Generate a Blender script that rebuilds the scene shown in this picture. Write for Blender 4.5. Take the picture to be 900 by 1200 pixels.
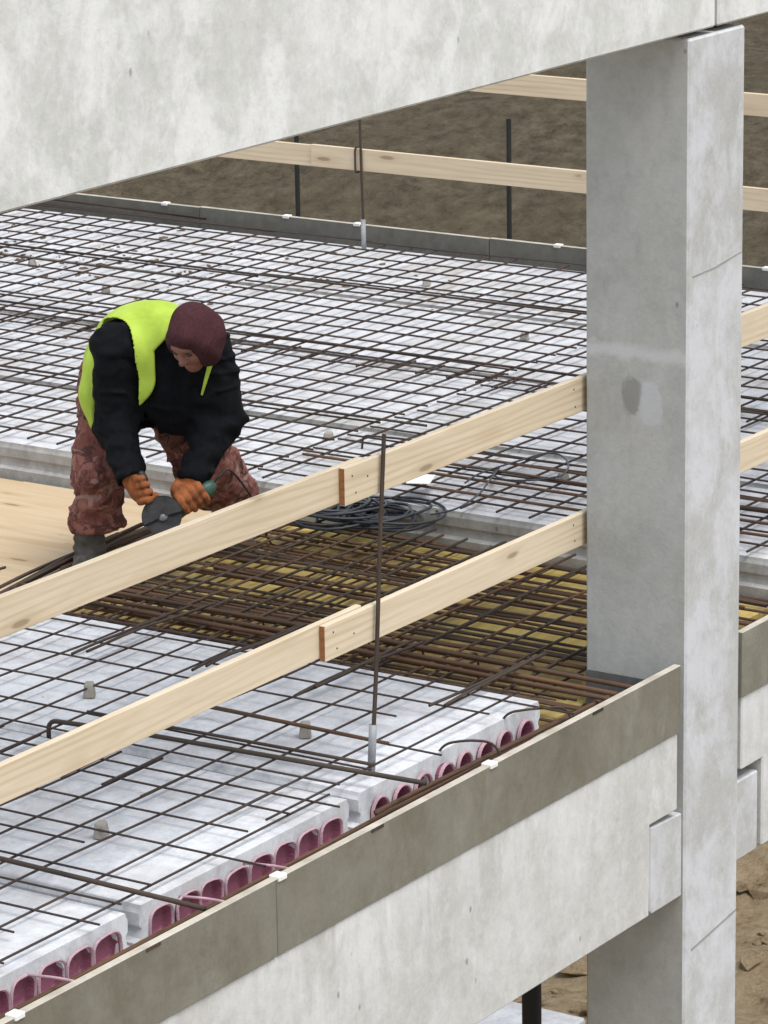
import bpy, bmesh, math, random
import numpy as np
from mathutils import Vector, Matrix

random.seed(7)
rng = np.random.default_rng(7)
for o in list(bpy.data.objects):
    bpy.data.objects.remove(o)
scene = bpy.context.scene
COL = scene.collection

# ------------------------------------------------------------------ camera, sky, sun, exposure
CAM_M = ((0.5468073, -0.8371362, -0.0143089), (-0.2254609, -0.1307665, -0.9654364), (0.8063307, 0.5311338, -0.2602455))
FPX = 4577.29
CAMZ = 4.2
cam = bpy.data.cameras.new('camera')
cam.sensor_fit = 'HORIZONTAL'; cam.sensor_width = 36.0
cam.lens = FPX / 900.0 * 36.0
cam.clip_start = 0.5; cam.clip_end = 5000
camo = bpy.data.objects.new('camera', cam); COL.objects.link(camo)
r0, r1, r2 = [Vector(v) for v in CAM_M]
camo.matrix_world = Matrix(((r0.x, -r1.x, -r2.x, 0), (r0.y, -r1.y, -r2.y, 0), (r0.z, -r1.z, -r2.z, CAMZ), (0, 0, 0, 1)))
scene.camera = camo

SUN_TO = Vector((-0.10, -0.42, 0.90)).normalized()       # towards the bright part of the overcast sky
world = bpy.data.worlds.new('World'); scene.world = world; world.use_nodes = True
wn = world.node_tree; wn.nodes.clear()
sky = wn.nodes.new('ShaderNodeTexSky'); sky.sky_type = 'NISHITA'; sky.sun_disc = False
sky.sun_elevation = math.asin(SUN_TO.z); sky.sun_rotation = math.atan2(SUN_TO.x, SUN_TO.y)
sky.air_density = 1.0; sky.dust_density = 1.5; sky.ozone_density = 1.0
hs = wn.nodes.new('ShaderNodeHueSaturation'); hs.inputs['Saturation'].default_value = 0.30
bg = wn.nodes.new('ShaderNodeBackground'); bg.inputs['Strength'].default_value = 0.13
wo = wn.nodes.new('ShaderNodeOutputWorld')
wn.links.new(sky.outputs[0], hs.inputs['Color']); wn.links.new(hs.outputs[0], bg.inputs[0]); wn.links.new(bg.outputs[0], wo.inputs[0])
sl = bpy.data.lights.new('sun', 'SUN'); sl.energy = 1.5; sl.angle = math.radians(32); sl.color = (1.0, 0.99, 0.97)
so = bpy.data.objects.new('sun', sl); COL.objects.link(so)
so.rotation_euler = SUN_TO.to_track_quat('Z', 'Y').to_euler(); so.location = (0, 0, 20)
scene.view_settings.view_transform = 'Standard'; scene.view_settings.look = 'None'
scene.view_settings.exposure = 0.84; scene.view_settings.gamma = 1.0
scene.view_settings.use_curve_mapping = False
scene.render.engine = 'CYCLES'

def ray(x, y):
    a, b = x - 450, y - 600
    return r0 * a + r1 * b + r2 * FPX
def at_z(x, y, z):        # photo pixel -> point on a horizontal level
    d = ray(x, y); t = (z - CAMZ) / d.z
    return Vector((d.x * t, d.y * t, z))

# ------------------------------------------------------------------ material helpers
class NT:
    def __init__(s, name):
        s.m = bpy.data.materials.new(name); s.m.use_nodes = True
        s.t = s.m.node_tree; s.t.nodes.clear()
        s.out = s.t.nodes.new('ShaderNodeOutputMaterial')
        s.b = s.t.nodes.new('ShaderNodeBsdfPrincipled')
        s.t.links.new(s.b.outputs[0], s.out.inputs[0])
        s.tc = s.t.nodes.new('ShaderNodeTexCoord')
        s.oi = s.t.nodes.new('ShaderNodeObjectInfo')
    def n(s, t): return s.t.nodes.new(t)
    def l(s, a, b): s.t.links.new(a, b)
    def coord(s, scale=(1, 1, 1), rand=True, loc=(0, 0, 0), src='Object'):
        mp = s.n('ShaderNodeMapping'); mp.inputs['Scale'].default_value = scale
        mp.inputs['Location'].default_value = loc
        s.l(s.tc.outputs[src], mp.inputs[0])
        if not rand: return mp.outputs[0]
        mul = s.n('ShaderNodeMath'); mul.operation = 'MULTIPLY'; mul.inputs[1].default_value = 37.0
        s.l(s.oi.outputs['Random'], mul.inputs[0])
        ad = s.n('ShaderNodeVectorMath'); ad.operation = 'ADD'
        s.l(mp.outputs[0], ad.inputs[0]); s.l(mul.outputs[0], ad.inputs[1])
        return ad.outputs[0]
    def noise(s, v, scale, detail=4, rough=0.55, dist=0.0):
        k = s.n('ShaderNodeTexNoise'); k.inputs['Scale'].default_value = scale
        k.inputs['Detail'].default_value = detail; k.inputs['Roughness'].default_value = rough
        k.inputs['Distortion'].default_value = dist
        s.l(v, k.inputs['Vector']); return k.outputs['Fac']
    def vor(s, v, scale, feature='F1'):
        k = s.n('ShaderNodeTexVoronoi'); k.feature = feature; k.inputs['Scale'].default_value = scale
        s.l(v, k.inputs['Vector']); return k.outputs['Distance']
    def ramp(s, f, stops, interp='LINEAR'):
        k = s.n('ShaderNodeValToRGB'); k.color_ramp.interpolation = interp
        els = k.color_ramp.elements
        while len(els) < len(stops): els.new(0.5)
        for e, (p, c) in zip(els, stops):
            e.position = p
            e.color = (c, c, c, 1) if isinstance(c, (int, float)) else (*c, 1)
        s.l(f, k.inputs[0]); return k.outputs[0]
    def mix(s, fac, a, b, mode='MIX'):
        k = s.n('ShaderNodeMix'); k.data_type = 'RGBA'; k.blend_type = mode
        for sock, v in ((k.inputs['Factor'], fac), (k.inputs['A'], a), (k.inputs['B'], b)):
            pass
        fs, as_, bs = k.inputs[0], k.inputs[6], k.inputs[7]
        for sock, v in ((fs, fac), (as_, a), (bs, b)):
            if isinstance(v, (int, float)): sock.default_value = v
            elif isinstance(v, tuple): sock.default_value = (*v, 1)
            else: s.l(v, sock)
        return k.outputs[2]
    def math(s, op, a, b=None):
        k = s.n('ShaderNodeMath'); k.operation = op
        for i, v in enumerate((a, b)):
            if v is None: continue
            if isinstance(v, (int, float)): k.inputs[i].default_value = v
            else: s.l(v, k.inputs[i])
        return k.outputs[0]
    def bump(s, h, strength, dist, prev=None):
        k = s.n('ShaderNodeBump'); k.inputs['Strength'].default_value = strength
        k.inputs['Distance'].default_value = dist; s.l(h, k.inputs['Height'])
        if prev is not None: s.l(prev, k.inputs['Normal'])
        return k.outputs[0]
    def done(s, col, rough=0.85, normal=None, metal=0.0, spec=0.3):
        if isinstance(col, tuple): s.b.inputs['Base Color'].default_value = (*col, 1)
        else: s.l(col, s.b.inputs['Base Color'])
        if isinstance(rough, (int, float)): s.b.inputs['Roughness'].default_value = rough
        else: s.l(rough, s.b.inputs['Roughness'])
        s.b.inputs['Metallic'].default_value = metal
        s.b.inputs['Specular IOR Level'].default_value = spec
        if normal is not None: s.l(normal, s.b.inputs['Normal'])
        return s.m

def concrete(name, base, dark, white, wamt=0.5, streak=0.5, scale=1.0, pores=True, stain=None, cloud=0.3, drip=None, mott=0.3, stain_t=0.57, marks=False):
    k = NT(name)
    v = k.coord(); vs = k.coord((2.2, 2.2, 0.75))
    big = k.noise(v, 1.6 * scale, 6, 0.62, 0.4)
    c = k.mix(k.ramp(big, [(0.32, 0.0), (0.68, 1.0)]), dark, base)
    st = k.noise(vs, 2.6 * scale, 5, 0.6, 0.3)
    sm = k.ramp(st, [(0.50, 0.0), (0.66, 1.0)])
    wn_ = k.noise(v, 3.4 * scale, 8, 0.72, 0.3)
    wm = k.ramp(wn_, [(0.48, 0.0), (0.62, 1.0)])
    c = k.mix(k.math('MULTIPLY', k.math('MULTIPLY', sm, wm), wamt), c, white)
    dk = k.ramp(k.noise(vs, 4.5 * scale, 4, 0.6), [(0.34, 1.0), (0.46, 0.0)])
    c = k.mix(k.math('MULTIPLY', dk, streak * 0.45), c, tuple(x * 0.72 for x in dark))
    fine = k.noise(v, 60, 3, 0.7)
    c = k.mix(0.10, c, k.ramp(fine, [(0.3, 0.25), (0.7, 0.75)]), 'OVERLAY')
    cl = k.noise(k.coord((1, 1, 0.75), loc=(3, 8, 2)), 4.2 * scale, 9, 0.72, 0.25)
    c = k.mix(k.math('MULTIPLY', k.ramp(cl, [(0.44, 0.0), (0.59, 1.0)]), cloud), c, white)
    mo = k.noise(k.coord(loc=(7, 2, 5)), 15, 7, 0.75, 0.2)
    c = k.mix(k.math('MULTIPLY', k.ramp(mo, [(0.34, 1.0), (0.50, 0.0)]), mott), c, tuple(x * 0.68 for x in dark))
    c = k.mix(k.math('MULTIPLY', k.ramp(mo, [(0.52, 0.0), (0.66, 1.0)]), mott), c, white)
    if drip:
        sp = k.n('ShaderNodeSeparateXYZ'); k.l(k.tc.outputs['Object'], sp.inputs[0])
        mr = k.n('ShaderNodeMapRange'); mr.inputs['From Min'].default_value = drip[0]; mr.inputs['From Max'].default_value = drip[1]
        k.l(k.math('ADD', sp.outputs['Z'], k.math('MULTIPLY', k.math('SUBTRACT', k.noise(k.coord((3, 3, 0.7)), 1.3, 5, 0.65), 0.5), 1.1)), mr.inputs['Value'])
        dn = k.ramp(k.noise(k.coord((3.4, 3.4, 0.9)), 2.2, 9, 0.74, 0.2), [(0.42, 0.0), (0.58, 1.0)])
        c = k.mix(k.math('MULTIPLY', k.math('MULTIPLY', dn, mr.outputs[0]), 0.65), c, white)
    if stain:
        sn = k.ramp(k.noise(v, 2.1, 6, 0.7, 0.8), [(stain_t, 0.0), (stain_t + 0.14, 1.0)])
        c = k.mix(k.math('MULTIPLY', sn, 0.65), c, stain)
    if marks:                      # mortar repair, pale smear and pale pour line on the side face (object space: y, z)
        sp = k.n('ShaderNodeSeparateXYZ'); k.l(k.tc.outputs['Object'], sp.inputs[0])
        wob = k.math('SUBTRACT', k.noise(k.coord(loc=(1, 9, 4)), 16, 5, 0.65), 0.5)
        def spot(cy, cz, ry, rz, w=1.6):
            a = k.math('DIVIDE', k.math('SUBTRACT', sp.outputs['Y'], cy), ry); b = k.math('DIVIDE', k.math('SUBTRACT', sp.outputs['Z'], cz), rz)
            d = k.math('ADD', k.math('SQRT', k.math('ADD', k.math('MULTIPLY', a, a), k.math('MULTIPLY', b, b))), k.math('MULTIPLY', wob, w))
            return k.ramp(d, [(0.70, 1.0), (1.0, 0.0)])
        ln_ = k.math('ABSOLUTE', k.math('ADD', k.math('SUBTRACT', sp.outputs['Z'], 6.675), k.math('MULTIPLY', wob, 0.07)))
        c = k.mix(k.math('MULTIPLY', k.ramp(ln_, [(0.008, 0.75), (0.035, 0.0)]), 1.0), c, (0.54, 0.55, 0.56))
        c = k.mix(k.math('MULTIPLY', spot(-.060, 6.50, .055, .085), 0.6), c, (0.52, 0.54, 0.56))
        c = k.mix(k.math('MULTIPLY', spot(.020, 6.525, .044, .076, 1.5), 0.8), c, (0.235, 0.235, 0.215))
    nrm = k.bump(fine, 0.25, 0.004)
    nrm = k.bump(big, 0.25, 0.02, nrm)
    if pores:
        p = k.vor(k.coord((1, 1, 0.6)), 13)
        pm = k.ramp(p, [(0.06, 1.0), (0.12, 0.0)])
        sel = k.ramp(k.noise(v, 3.0, 3), [(0.57, 0.0), (0.61, 1.0)])
        pm2 = k.math('MULTIPLY', pm, sel)
        c = k.mix(k.math('MULTIPLY', pm2, 0.7), c, tuple(x * 0.45 for x in dark))
    return k.done(c, 0.88, nrm, spec=0.25)

M = {}
M['beam'] = concrete('pale precast concrete', (0.60, 0.605, 0.58), (0.525, 0.53, 0.505), (0.74, 0.745, 0.73), 0.6, 0.12, cloud=0.75, mott=0.28)
M['beam_low'] = concrete('weathered precast concrete', (0.53, 0.53, 0.505), (0.46, 0.458, 0.43), (0.72, 0.725, 0.72), 0.7, 0.25, cloud=0.25, drip=(0.25, 0.75), mott=0.25)
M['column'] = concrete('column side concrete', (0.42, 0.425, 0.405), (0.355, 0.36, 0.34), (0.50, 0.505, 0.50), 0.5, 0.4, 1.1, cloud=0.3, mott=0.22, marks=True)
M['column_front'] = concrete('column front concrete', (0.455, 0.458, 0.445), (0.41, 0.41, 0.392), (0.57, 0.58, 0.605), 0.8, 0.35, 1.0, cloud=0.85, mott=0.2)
M['column_dark'] = concrete('rough dark column concrete', (0.13, 0.13, 0.13), (0.09, 0.09, 0.09), (0.2, 0.2, 0.2), 0.3, 0.5, 2.0, cloud=0.1)
M['patch'] = concrete('seam mortar', (0.33, 0.33, 0.315), (0.27, 0.27, 0.255), (0.3, 0.3, 0.3), 0.2, 0.2, 4.0, cloud=0.1)
M['smear'] = concrete('light mortar smear', (0.43, 0.44, 0.45), (0.37, 0.375, 0.375), (0.5, 0.5, 0.52), 0.4, 0.2, 4.0)
M['plank'] = concrete('plank concrete', (0.615, 0.628, 0.65), (0.47, 0.48, 0.498), (0.745, 0.755, 0.775), 0.7, 0.15, 1.6, stain=(0.44, 0.43, 0.42), cloud=0.4, mott=0.4, stain_t=0.5)
M['plank_far'] = concrete('dusty plank concrete', (0.56, 0.565, 0.58), (0.45, 0.455, 0.465), (0.68, 0.69, 0.705), 0.6, 0.15, 1.3, stain=(0.36, 0.33, 0.285), cloud=0.4, mott=0.35, stain_t=0.52)
M['plank_side_shaded'] = concrete('plank side with painted shade', (0.36, 0.355, 0.34), (0.25, 0.245, 0.235), (0.5, 0.5, 0.49), 0.4, 0.2, 2.0, cloud=0.3)  # far plank sides painted darker, their shade put into the colour
M['fascia'] = concrete('cement board', (0.200, 0.188, 0.146), (0.150, 0.138, 0.102), (0.27, 0.26, 0.222), 0.9, 0.6, 1.0, pores=False, cloud=0.3, mott=0.12)
M['fascia_far'] = concrete('grey cement board', (0.165, 0.16, 0.14), (0.13, 0.125, 0.11), (0.22, 0.21, 0.19), 0.5, 0.6, 1.4, pores=False, cloud=0.2)
M['spacer'] = concrete('spacer concrete', (0.33, 0.30, 0.26), (0.26, 0.235, 0.2), (0.4, 0.38, 0.34), 0.4, 0.4, 6.0)

k = NT('board edge'); v = k.coord(); M['edge_lit'] = k.done(k.ramp(k.noise(v, 9, 5), [(0.35, (0.36, 0.33, 0.27)), (0.65, (0.52, 0.48, 0.41))]), 0.8)  # paler than the boards: light on their top edges painted in

def wood(name, light, dark, grain=(0.62, 0.45, 0.25), knots=True, g=1.0):
    k = NT(name)
    v = k.coord((0.9 * g, 14 * g, 14 * g)); v2 = k.coord((0.35, 3.2, 3.2))
    warp = k.noise(v2, 3.0, 3, 0.5, 1.2)
    n1 = k.noise(v, 1.6, 6, 0.6, 1.6)
    wv = k.n('ShaderNodeTexWave'); wv.wave_type = 'BANDS'; wv.bands_direction = 'Z'
    wv.inputs['Scale'].default_value = 5.0; wv.inputs['Distortion'].default_value = 13.0
    wv.inputs['Detail'].default_value = 2.0; wv.inputs['Detail Scale'].default_value = 0.6
    k.l(k.coord((0.22, 1.0, 2.2)), wv.inputs['Vector'])
    c = k.mix(k.ramp(n1, [(0.3, 0.0), (0.7, 1.0)]), dark, light)
    c = k.mix(k.math('MULTIPLY', k.ramp(wv.outputs['Fac'], [(0.45, 0.0), (0.95, 1.0)]), k.math('MULTIPLY', k.ramp(k.noise(k.coord((0.8, 5, 5), loc=(2, 6, 1)), 1.5, 3), [(0.38, 0.1), (0.62, 1.0)]), 0.55)), c, grain)
    c = k.mix(k.math('MULTIPLY', k.ramp(warp, [(0.5, 0.0), (0.75, 1.0)]), 0.35), c, dark)
    if knots:
        kv = k.vor(k.coord((2.6, 11.0, 11.0)), 1.0)
        sel = k.ramp(k.noise(k.coord((1.3, 1.5, 1.5), loc=(4, 4, 4)), 2.0, 1), [(0.48, 0.0), (0.54, 1.0)])
        c = k.mix(k.math('MULTIPLY', k.ramp(kv, [(0.14, 0.45), (0.40, 0.0)]), sel), c, grain)
        c = k.mix(k.math('MULTIPLY', k.ramp(kv, [(0.09, 0.8), (0.14, 0.0)]), sel), c, tuple(x * 0.55 for x in grain))
    nrm = k.bump(n1, 0.2, 0.003)
    return k.done(c, 0.72, nrm, spec=0.3)
M['wood'] = wood('spruce board', (0.70, 0.60, 0.445), (0.60, 0.49, 0.345), (0.50, 0.38, 0.24))
M['wood_far'] = wood('weathered spruce board', (0.70, 0.58, 0.42), (0.60, 0.48, 0.33), (0.50, 0.37, 0.23))
M['wood_end'] = wood('sawn board end', (0.34, 0.15, 0.06), (0.24, 0.10, 0.04), (0.2, 0.08, 0.03), False, 2)
M['ply'] = wood('pale plywood', (0.55, 0.43, 0.285), (0.47, 0.35, 0.21), (0.40, 0.27, 0.14), True, 0.6)

k = NT('yellow shuttering panel'); v = k.coord((1, 1, 1)); vg = k.coord((2, 14, 14))
c = k.ramp(k.noise(vg, 1.5, 5, 0.6, 1), [(0.3, (0.46, 0.33, 0.085)), (0.7, (0.68, 0.52, 0.17))])
dm = k.ramp(k.noise(v, 1.7, 6, 0.68, 0.6), [(0.42, 0.0), (0.60, 1.0)])
c = k.mix(k.math('MULTIPLY', dm, 0.80), c, (0.20, 0.138, 0.066))
M['yellow'] = k.done(c, 0.6, k.bump(k.noise(v, 40, 3), 0.2, 0.003))

def rust(name, a, b, rough=0.8):
    k = NT(name)
    v = k.coord((1, 1, 1))
    n = k.noise(k.coord((6, 1, 1)), 2.0, 4, 0.6)
    c = k.mix(k.ramp(n, [(0.35, 0.0), (0.65, 1.0)]), a, b)
    c = k.mix(k.math('MULTIPLY', k.oi.outputs['Random'], 0.5), c, tuple(0.6 * x + 0.02 for x in a))
    return k.done(c, rough, None, 0.25, 0.3)
M['wire'] = rust('mesh wire steel', (0.036, 0.031, 0.030), (0.10, 0.062, 0.045))
M['rebar'] = rust('rusty rebar', (0.070, 0.045, 0.031), (0.175, 0.092, 0.048))
M['rebar_dark'] = rust('dark rebar', (0.048, 0.038, 0.032), (0.105, 0.072, 0.052))
M['post_dark'] = rust('black steel post', (0.016, 0.016, 0.018), (0.03, 0.028, 0.027), 0.6)

def plain(name, col, rough=0.6, var=0.25, metal=0.0, sc=14, bumpd=0.0, spec=0.4):
    k = NT(name); v = k.coord()
    n = k.noise(v, sc, 4, 0.6)
    c = k.mix(k.ramp(n, [(0.3, 0.0), (0.7, 1.0)]), tuple(x * (1 - var) for x in col), tuple(min(1, x * (1 + var)) for x in col))
    return k.done(c, rough, k.bump(n, 0.3, bumpd) if bumpd else None, metal, spec)
M['grey_sleeve'] = plain('grey plastic sleeve', (0.27, 0.28, 0.29), 0.5)
M['white_clip'] = plain('white plastic clip', (0.78, 0.77, 0.74), 0.5, 0.1)
M['plug'] = plain('magenta plastic core plug', (0.235, 0.075, 0.12), 0.6, 0.4, sc=16)
M['plug_rim'] = plain('dusty pink plug rim', (0.43, 0.28, 0.32), 0.7, 0.3, sc=25)
M['core'] = plain('core dark', (0.06, 0.045, 0.048), 0.9)
M['cable'] = plain('dark rubber cable', (0.024, 0.028, 0.034), 0.45, 0.3, spec=0.5)
M['skin'] = plain('skin', (0.22, 0.098, 0.07), 0.6, 0.12, sc=30)
M['eye'] = plain('eye', (0.03, 0.02, 0.02), 0.3)
M['lip'] = plain('lips', (0.28, 0.10, 0.085), 0.5)
M['jacket'] = plain('black quilted jacket', (0.0055, 0.006, 0.0075), 0.9, 0.3, sc=40, bumpd=0.004, spec=0.12)
M['hood'] = plain('maroon knitted hood', (0.060, 0.024, 0.027), 0.95, 0.22, sc=90, bumpd=0.003, spec=0.1)
M['glove'] = plain('orange work glove', (0.27, 0.085, 0.026), 0.85, 0.5, sc=20, bumpd=0.003)
M['boot'] = plain('dusty grey boot', (0.085, 0.078, 0.066), 0.85, 0.35, sc=20, bumpd=0.003)
M['sole'] = plain('boot sole', (0.03, 0.028, 0.026), 0.85, 0.3)
M['tool_green'] = plain('green tool housing', (0.035, 0.085, 0.062), 0.45, 0.25, sc=20)
M['tool_dark'] = plain('black tool plastic', (0.02, 0.021, 0.022), 0.5, 0.3)
M['tool_metal'] = plain('scuffed guard steel', (0.035, 0.034, 0.034), 0.45, 0.5, 0.4, sc=25)
M['gear'] = plain('cast gear head', (0.16, 0.16, 0.16), 0.45, 0.25, 0.7)
M['disc'] = plain('abrasive disc', (0.035, 0.034, 0.036), 0.9, 0.4)
M['strap'] = plain('grey cuff', (0.2, 0.19, 0.18), 0.8)
M['paper'] = plain('white paper', (0.8, 0.8, 0.8), 0.8, 0.05)
k = NT('fluorescent yellow vest'); v = k.coord()
n = k.noise(v, 7, 4, 0.6, 0.6)
c = k.ramp(n, [(0.3, (0.34, 0.47, 0.05)), (0.7, (0.46, 0.62, 0.075))])
dirt = k.ramp(k.noise(v, 11, 5, 0.7), [(0.58, 0.0), (0.75, 1.0)])
c = k.mix(k.math('MULTIPLY', dirt, 0.45), c, (0.30, 0.34, 0.05))
M['vest'] = k.done(c, 0.65, k.bump(k.noise(v, 16, 3), 0.35, 0.01))
k = NT('maroon camouflage cloth'); v = k.coord()
a = k.noise(v, 14, 4, 0.6, 1.0); b = k.noise(k.coord(loc=(5, 3, 1)), 17, 4, 0.6, 1.2)
c = k.mix(k.ramp(a, [(0.47, 0.0), (0.52, 1.0)]), (0.17, 0.058, 0.047), (0.235, 0.10, 0.078))
c = k.mix(k.ramp(b, [(0.53, 0.0), (0.57, 1.0)]), c, (0.085, 0.034, 0.03))
c = k.mix(k.ramp(k.noise(k.coord(loc=(9, 1, 7)), 10, 3, 0.5, 1.2), [(0.60, 0.0), (0.64, 0.6)]), c, (0.36, 0.24, 0.20))
M['camo'] = k.done(c, 0.85, k.bump(k.noise(v, 30, 3), 0.3, 0.006))

k = NT('site soil'); v = k.coord(rand=False)
n1 = k.noise(v, 0.35, 8, 0.68, 0.1); n2 = k.noise(v, 4.5, 9, 0.78, 0.0); n3 = k.noise(v, 14, 6, 0.75)
sand = k.ramp(n2, [(0.30, (0.17, 0.118, 0.066)), (0.44, (0.46, 0.34, 0.20)), (0.68, (0.70, 0.56, 0.37))])
bank = k.ramp(n2, [(0.30, (0.055, 0.044, 0.029)), (0.46, (0.155, 0.127, 0.083)), (0.70, (0.29, 0.24, 0.162))])
bank = k.mix(k.ramp(n1, [(0.42, 0.0), (0.62, 0.35)]), bank, (0.13, 0.115, 0.07))
sep = k.n('ShaderNodeSeparateXYZ'); k.l(k.tc.outputs['Object'], sep.inputs[0])
zz = k.math('ADD', sep.outputs['X'], k.math('MULTIPLY', n1, 6.0))
fm = k.n('ShaderNodeMapRange'); fm.inputs['From Min'].default_value = 29.0; fm.inputs['From Max'].default_value = 34.0
k.l(zz, fm.inputs['Value'])
c = k.mix(fm.outputs[0], sand, bank)
nr = k.bump(n3, 0.9, 0.06); nr = k.bump(n2, 1.0, 0.22, nr)
M['soil'] = k.done(c, 0.95, nr, spec=0.15)

# ------------------------------------------------------------------ object helpers
def link(o, parent=None):
    COL.objects.link(o)
    if parent is not None: o.parent = parent
    return o
def tag(o, label, cat, group=None):
    o['label'] = label; o['category'] = cat
    if group: o['group'] = group
    return o
def empty(name, loc, label, cat, group=None, rz=0.0):
    o = bpy.data.objects.new(name, None); o.empty_display_size = 0.1
    o.location = loc; o.rotation_euler = (0, 0, rz)
    return tag(link(o), label, cat, group)
def mesh_from(name, verts, faces, mats, smooth=False, mat_idx=None):
    me = bpy.data.meshes.new(name); me.from_pydata([tuple(v) for v in verts], [], faces); me.update()
    for m in (mats if isinstance(mats, (list, tuple)) else [mats]): me.materials.append(m)
    if smooth: me.polygons.foreach_set('use_smooth', [True] * len(me.polygons))
    if mat_idx is not None: me.polygons.foreach_set('material_index', mat_idx)
    return me
def bm_mesh(name, bm, mats, smooth=False):
    me = bpy.data.meshes.new(name); bm.to_mesh(me); bm.free()
    for m in (mats if isinstance(mats, (list, tuple)) else [mats]): me.materials.append(m)
    if smooth: me.polygons.foreach_set('use_smooth', [True] * len(me.polygons))
    return me
def box_bm(lo, hi, bev=0.0):
    bm = bmesh.new()
    bmesh.ops.create_cube(bm, size=1.0)
    lo, hi = Vector(lo), Vector(hi)
    for v in bm.verts:
        v.co = Vector(((lo[i] + hi[i]) / 2 + v.co[i] * (hi[i] - lo[i]) for i in range(3)))
    if bev: bmesh.ops.bevel(bm, geom=list(bm.edges), offset=bev, segments=1, affect='EDGES')
    return bm
def prism_bm(poly, axis, a, b, bev=0.0):
    """poly of 2D points extruded along axis between a and b; axis 1: points are (x,z)"""
    bm = bmesh.new()
    def P(p, t): return (p[0], t, p[1]) if axis == 1 else ((t, p[0], p[1]) if axis == 0 else (p[0], p[1], t))
    va = [bm.verts.new(P(p, a)) for p in poly]; vb = [bm.verts.new(P(p, b)) for p in poly]
    bm.faces.new(va); bm.faces.new(list(reversed(vb)))
    n = len(poly)
    for i in range(n): bm.faces.new((va[i], vb[i], vb[(i + 1) % n], va[(i + 1) % n]))
    bmesh.ops.recalc_face_normals(bm, faces=bm.faces)
    if bev: bmesh.ops.bevel(bm, geom=list(bm.edges), offset=bev, segments=1, affect='EDGES')
    return bm
def obj(name, me, parent=None, loc=(0, 0, 0)):
    o = bpy.data.objects.new(name, me); o.location = loc
    return link(o, parent)

# straight steel bar: shared unit meshes, slightly wavy, length 1 along X and radius 1
def unit_bar(seed, mat, wob, nseg=14, ns=7):
    rr = random.Random(seed); ph = [rr.uniform(0, 6.28) for _ in range(4)]
    vs, fs = [], []
    for i in range(nseg + 1):
        t = i / nseg
        oy = wob * (math.sin(3.1 * t + ph[0]) + 0.5 * math.sin(8.3 * t + ph[1]))
        oz = 0.45 * wob * (math.sin(3.9 * t + ph[2]) + 0.5 * math.sin(9.1 * t + ph[3]))
        for j in range(ns):
            a = 2 * math.pi * j / ns
            vs.append((t, oy + math.cos(a), oz + math.sin(a)))
    for i in range(nseg):
        for j in range(ns):
            a, b = i * ns + j, i * ns + (j + 1) % ns
            fs.append((a, b, b + ns, a + ns))
    fs.append(tuple(reversed(range(ns)))); fs.append(tuple(nseg * ns + j for j in range(ns)))
    return mesh_from('bar', vs, fs, mat, True)
BARS = {}
for key in ('wire', 'rebar', 'rebar_dark', 'post_dark'):
    BARS[key] = [unit_bar(i * 13 + len(key), M[key], w) for i, w in enumerate((0.3, 0.9, 1.5, 1.9, 1.2))]
def bar(name, p0, p1, r, mat='wire', parent=None, var=None):
    p0, p1 = Vector(p0), Vector(p1); d = p1 - p0
    o = bpy.data.objects.new(name, BARS[mat][random.randrange(5) if var is None else var])
    o.location = p0 - (parent.location if parent is not None else Vector())
    o.rotation_mode = 'QUATERNION'; o.rotation_quaternion = d.to_track_quat('X', 'Z')
    o.scale = (d.length, r, r)
    return link(o, parent)
def tube_me(name, pts, r, mat, ns=7, closed=False):
    pts = [Vector(p) for p in pts]; n = len(pts); vs, fs = [], []
    rs = r if isinstance(r, (list, tuple)) else [r] * n
    up = Vector((0.13, 0.21, 0.97))
    for i, p in enumerate(pts):
        a = pts[(i - 1) % n] if (closed or i > 0) else p
        b = pts[(i + 1) % n] if (closed or i < n - 1) else p
        t = (b - a).normalized()
        u = t.cross(up)
        if u.length < 0.05: u = t.cross(Vector((1, 0, 0)))
        u.normalize(); w = u.cross(t).normalized()
        if i and u.dot(pu) < 0: u = -u; w = -w
        pu = u
        for j in range(ns):
            an = 2 * math.pi * j / ns
            vs.append(p + (u * math.cos(an) + w * math.sin(an)) * rs[i])
    m = n if closed else n - 1
    for i in range(m):
        for j in range(ns):
            a, b = i * ns + j, i * ns + (j + 1) % ns
            i2 = ((i + 1) % n) * ns
            fs.append((a, b, i2 + (j + 1) % ns, i2 + j))
    if not closed: fs.append(tuple(reversed(range(ns)))); fs.append(tuple((n - 1) * ns + j for j in range(ns)))
    return mesh_from(name, vs, fs, mat, True)
def fillet(pts, rad, n=5):
    pts = [Vector(p) for p in pts]; out = [pts[0]]
    for i in range(1, len(pts) - 1):
        a, b, c = pts[i - 1], pts[i], pts[i + 1]
        q = min(rad, (a - b).length * .45, (c - b).length * .45)
        s, e = b + (a - b).normalized() * q, b + (c - b).normalized() * q
        for j in range(n + 1):
            t = j / n; out.append(s * (1 - t) ** 2 + b * 2 * t * (1 - t) + e * t * t)
    return out + [pts[-1]]
def rel(pts, o): return [Vector(p) - Vector(o) for p in pts]

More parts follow.
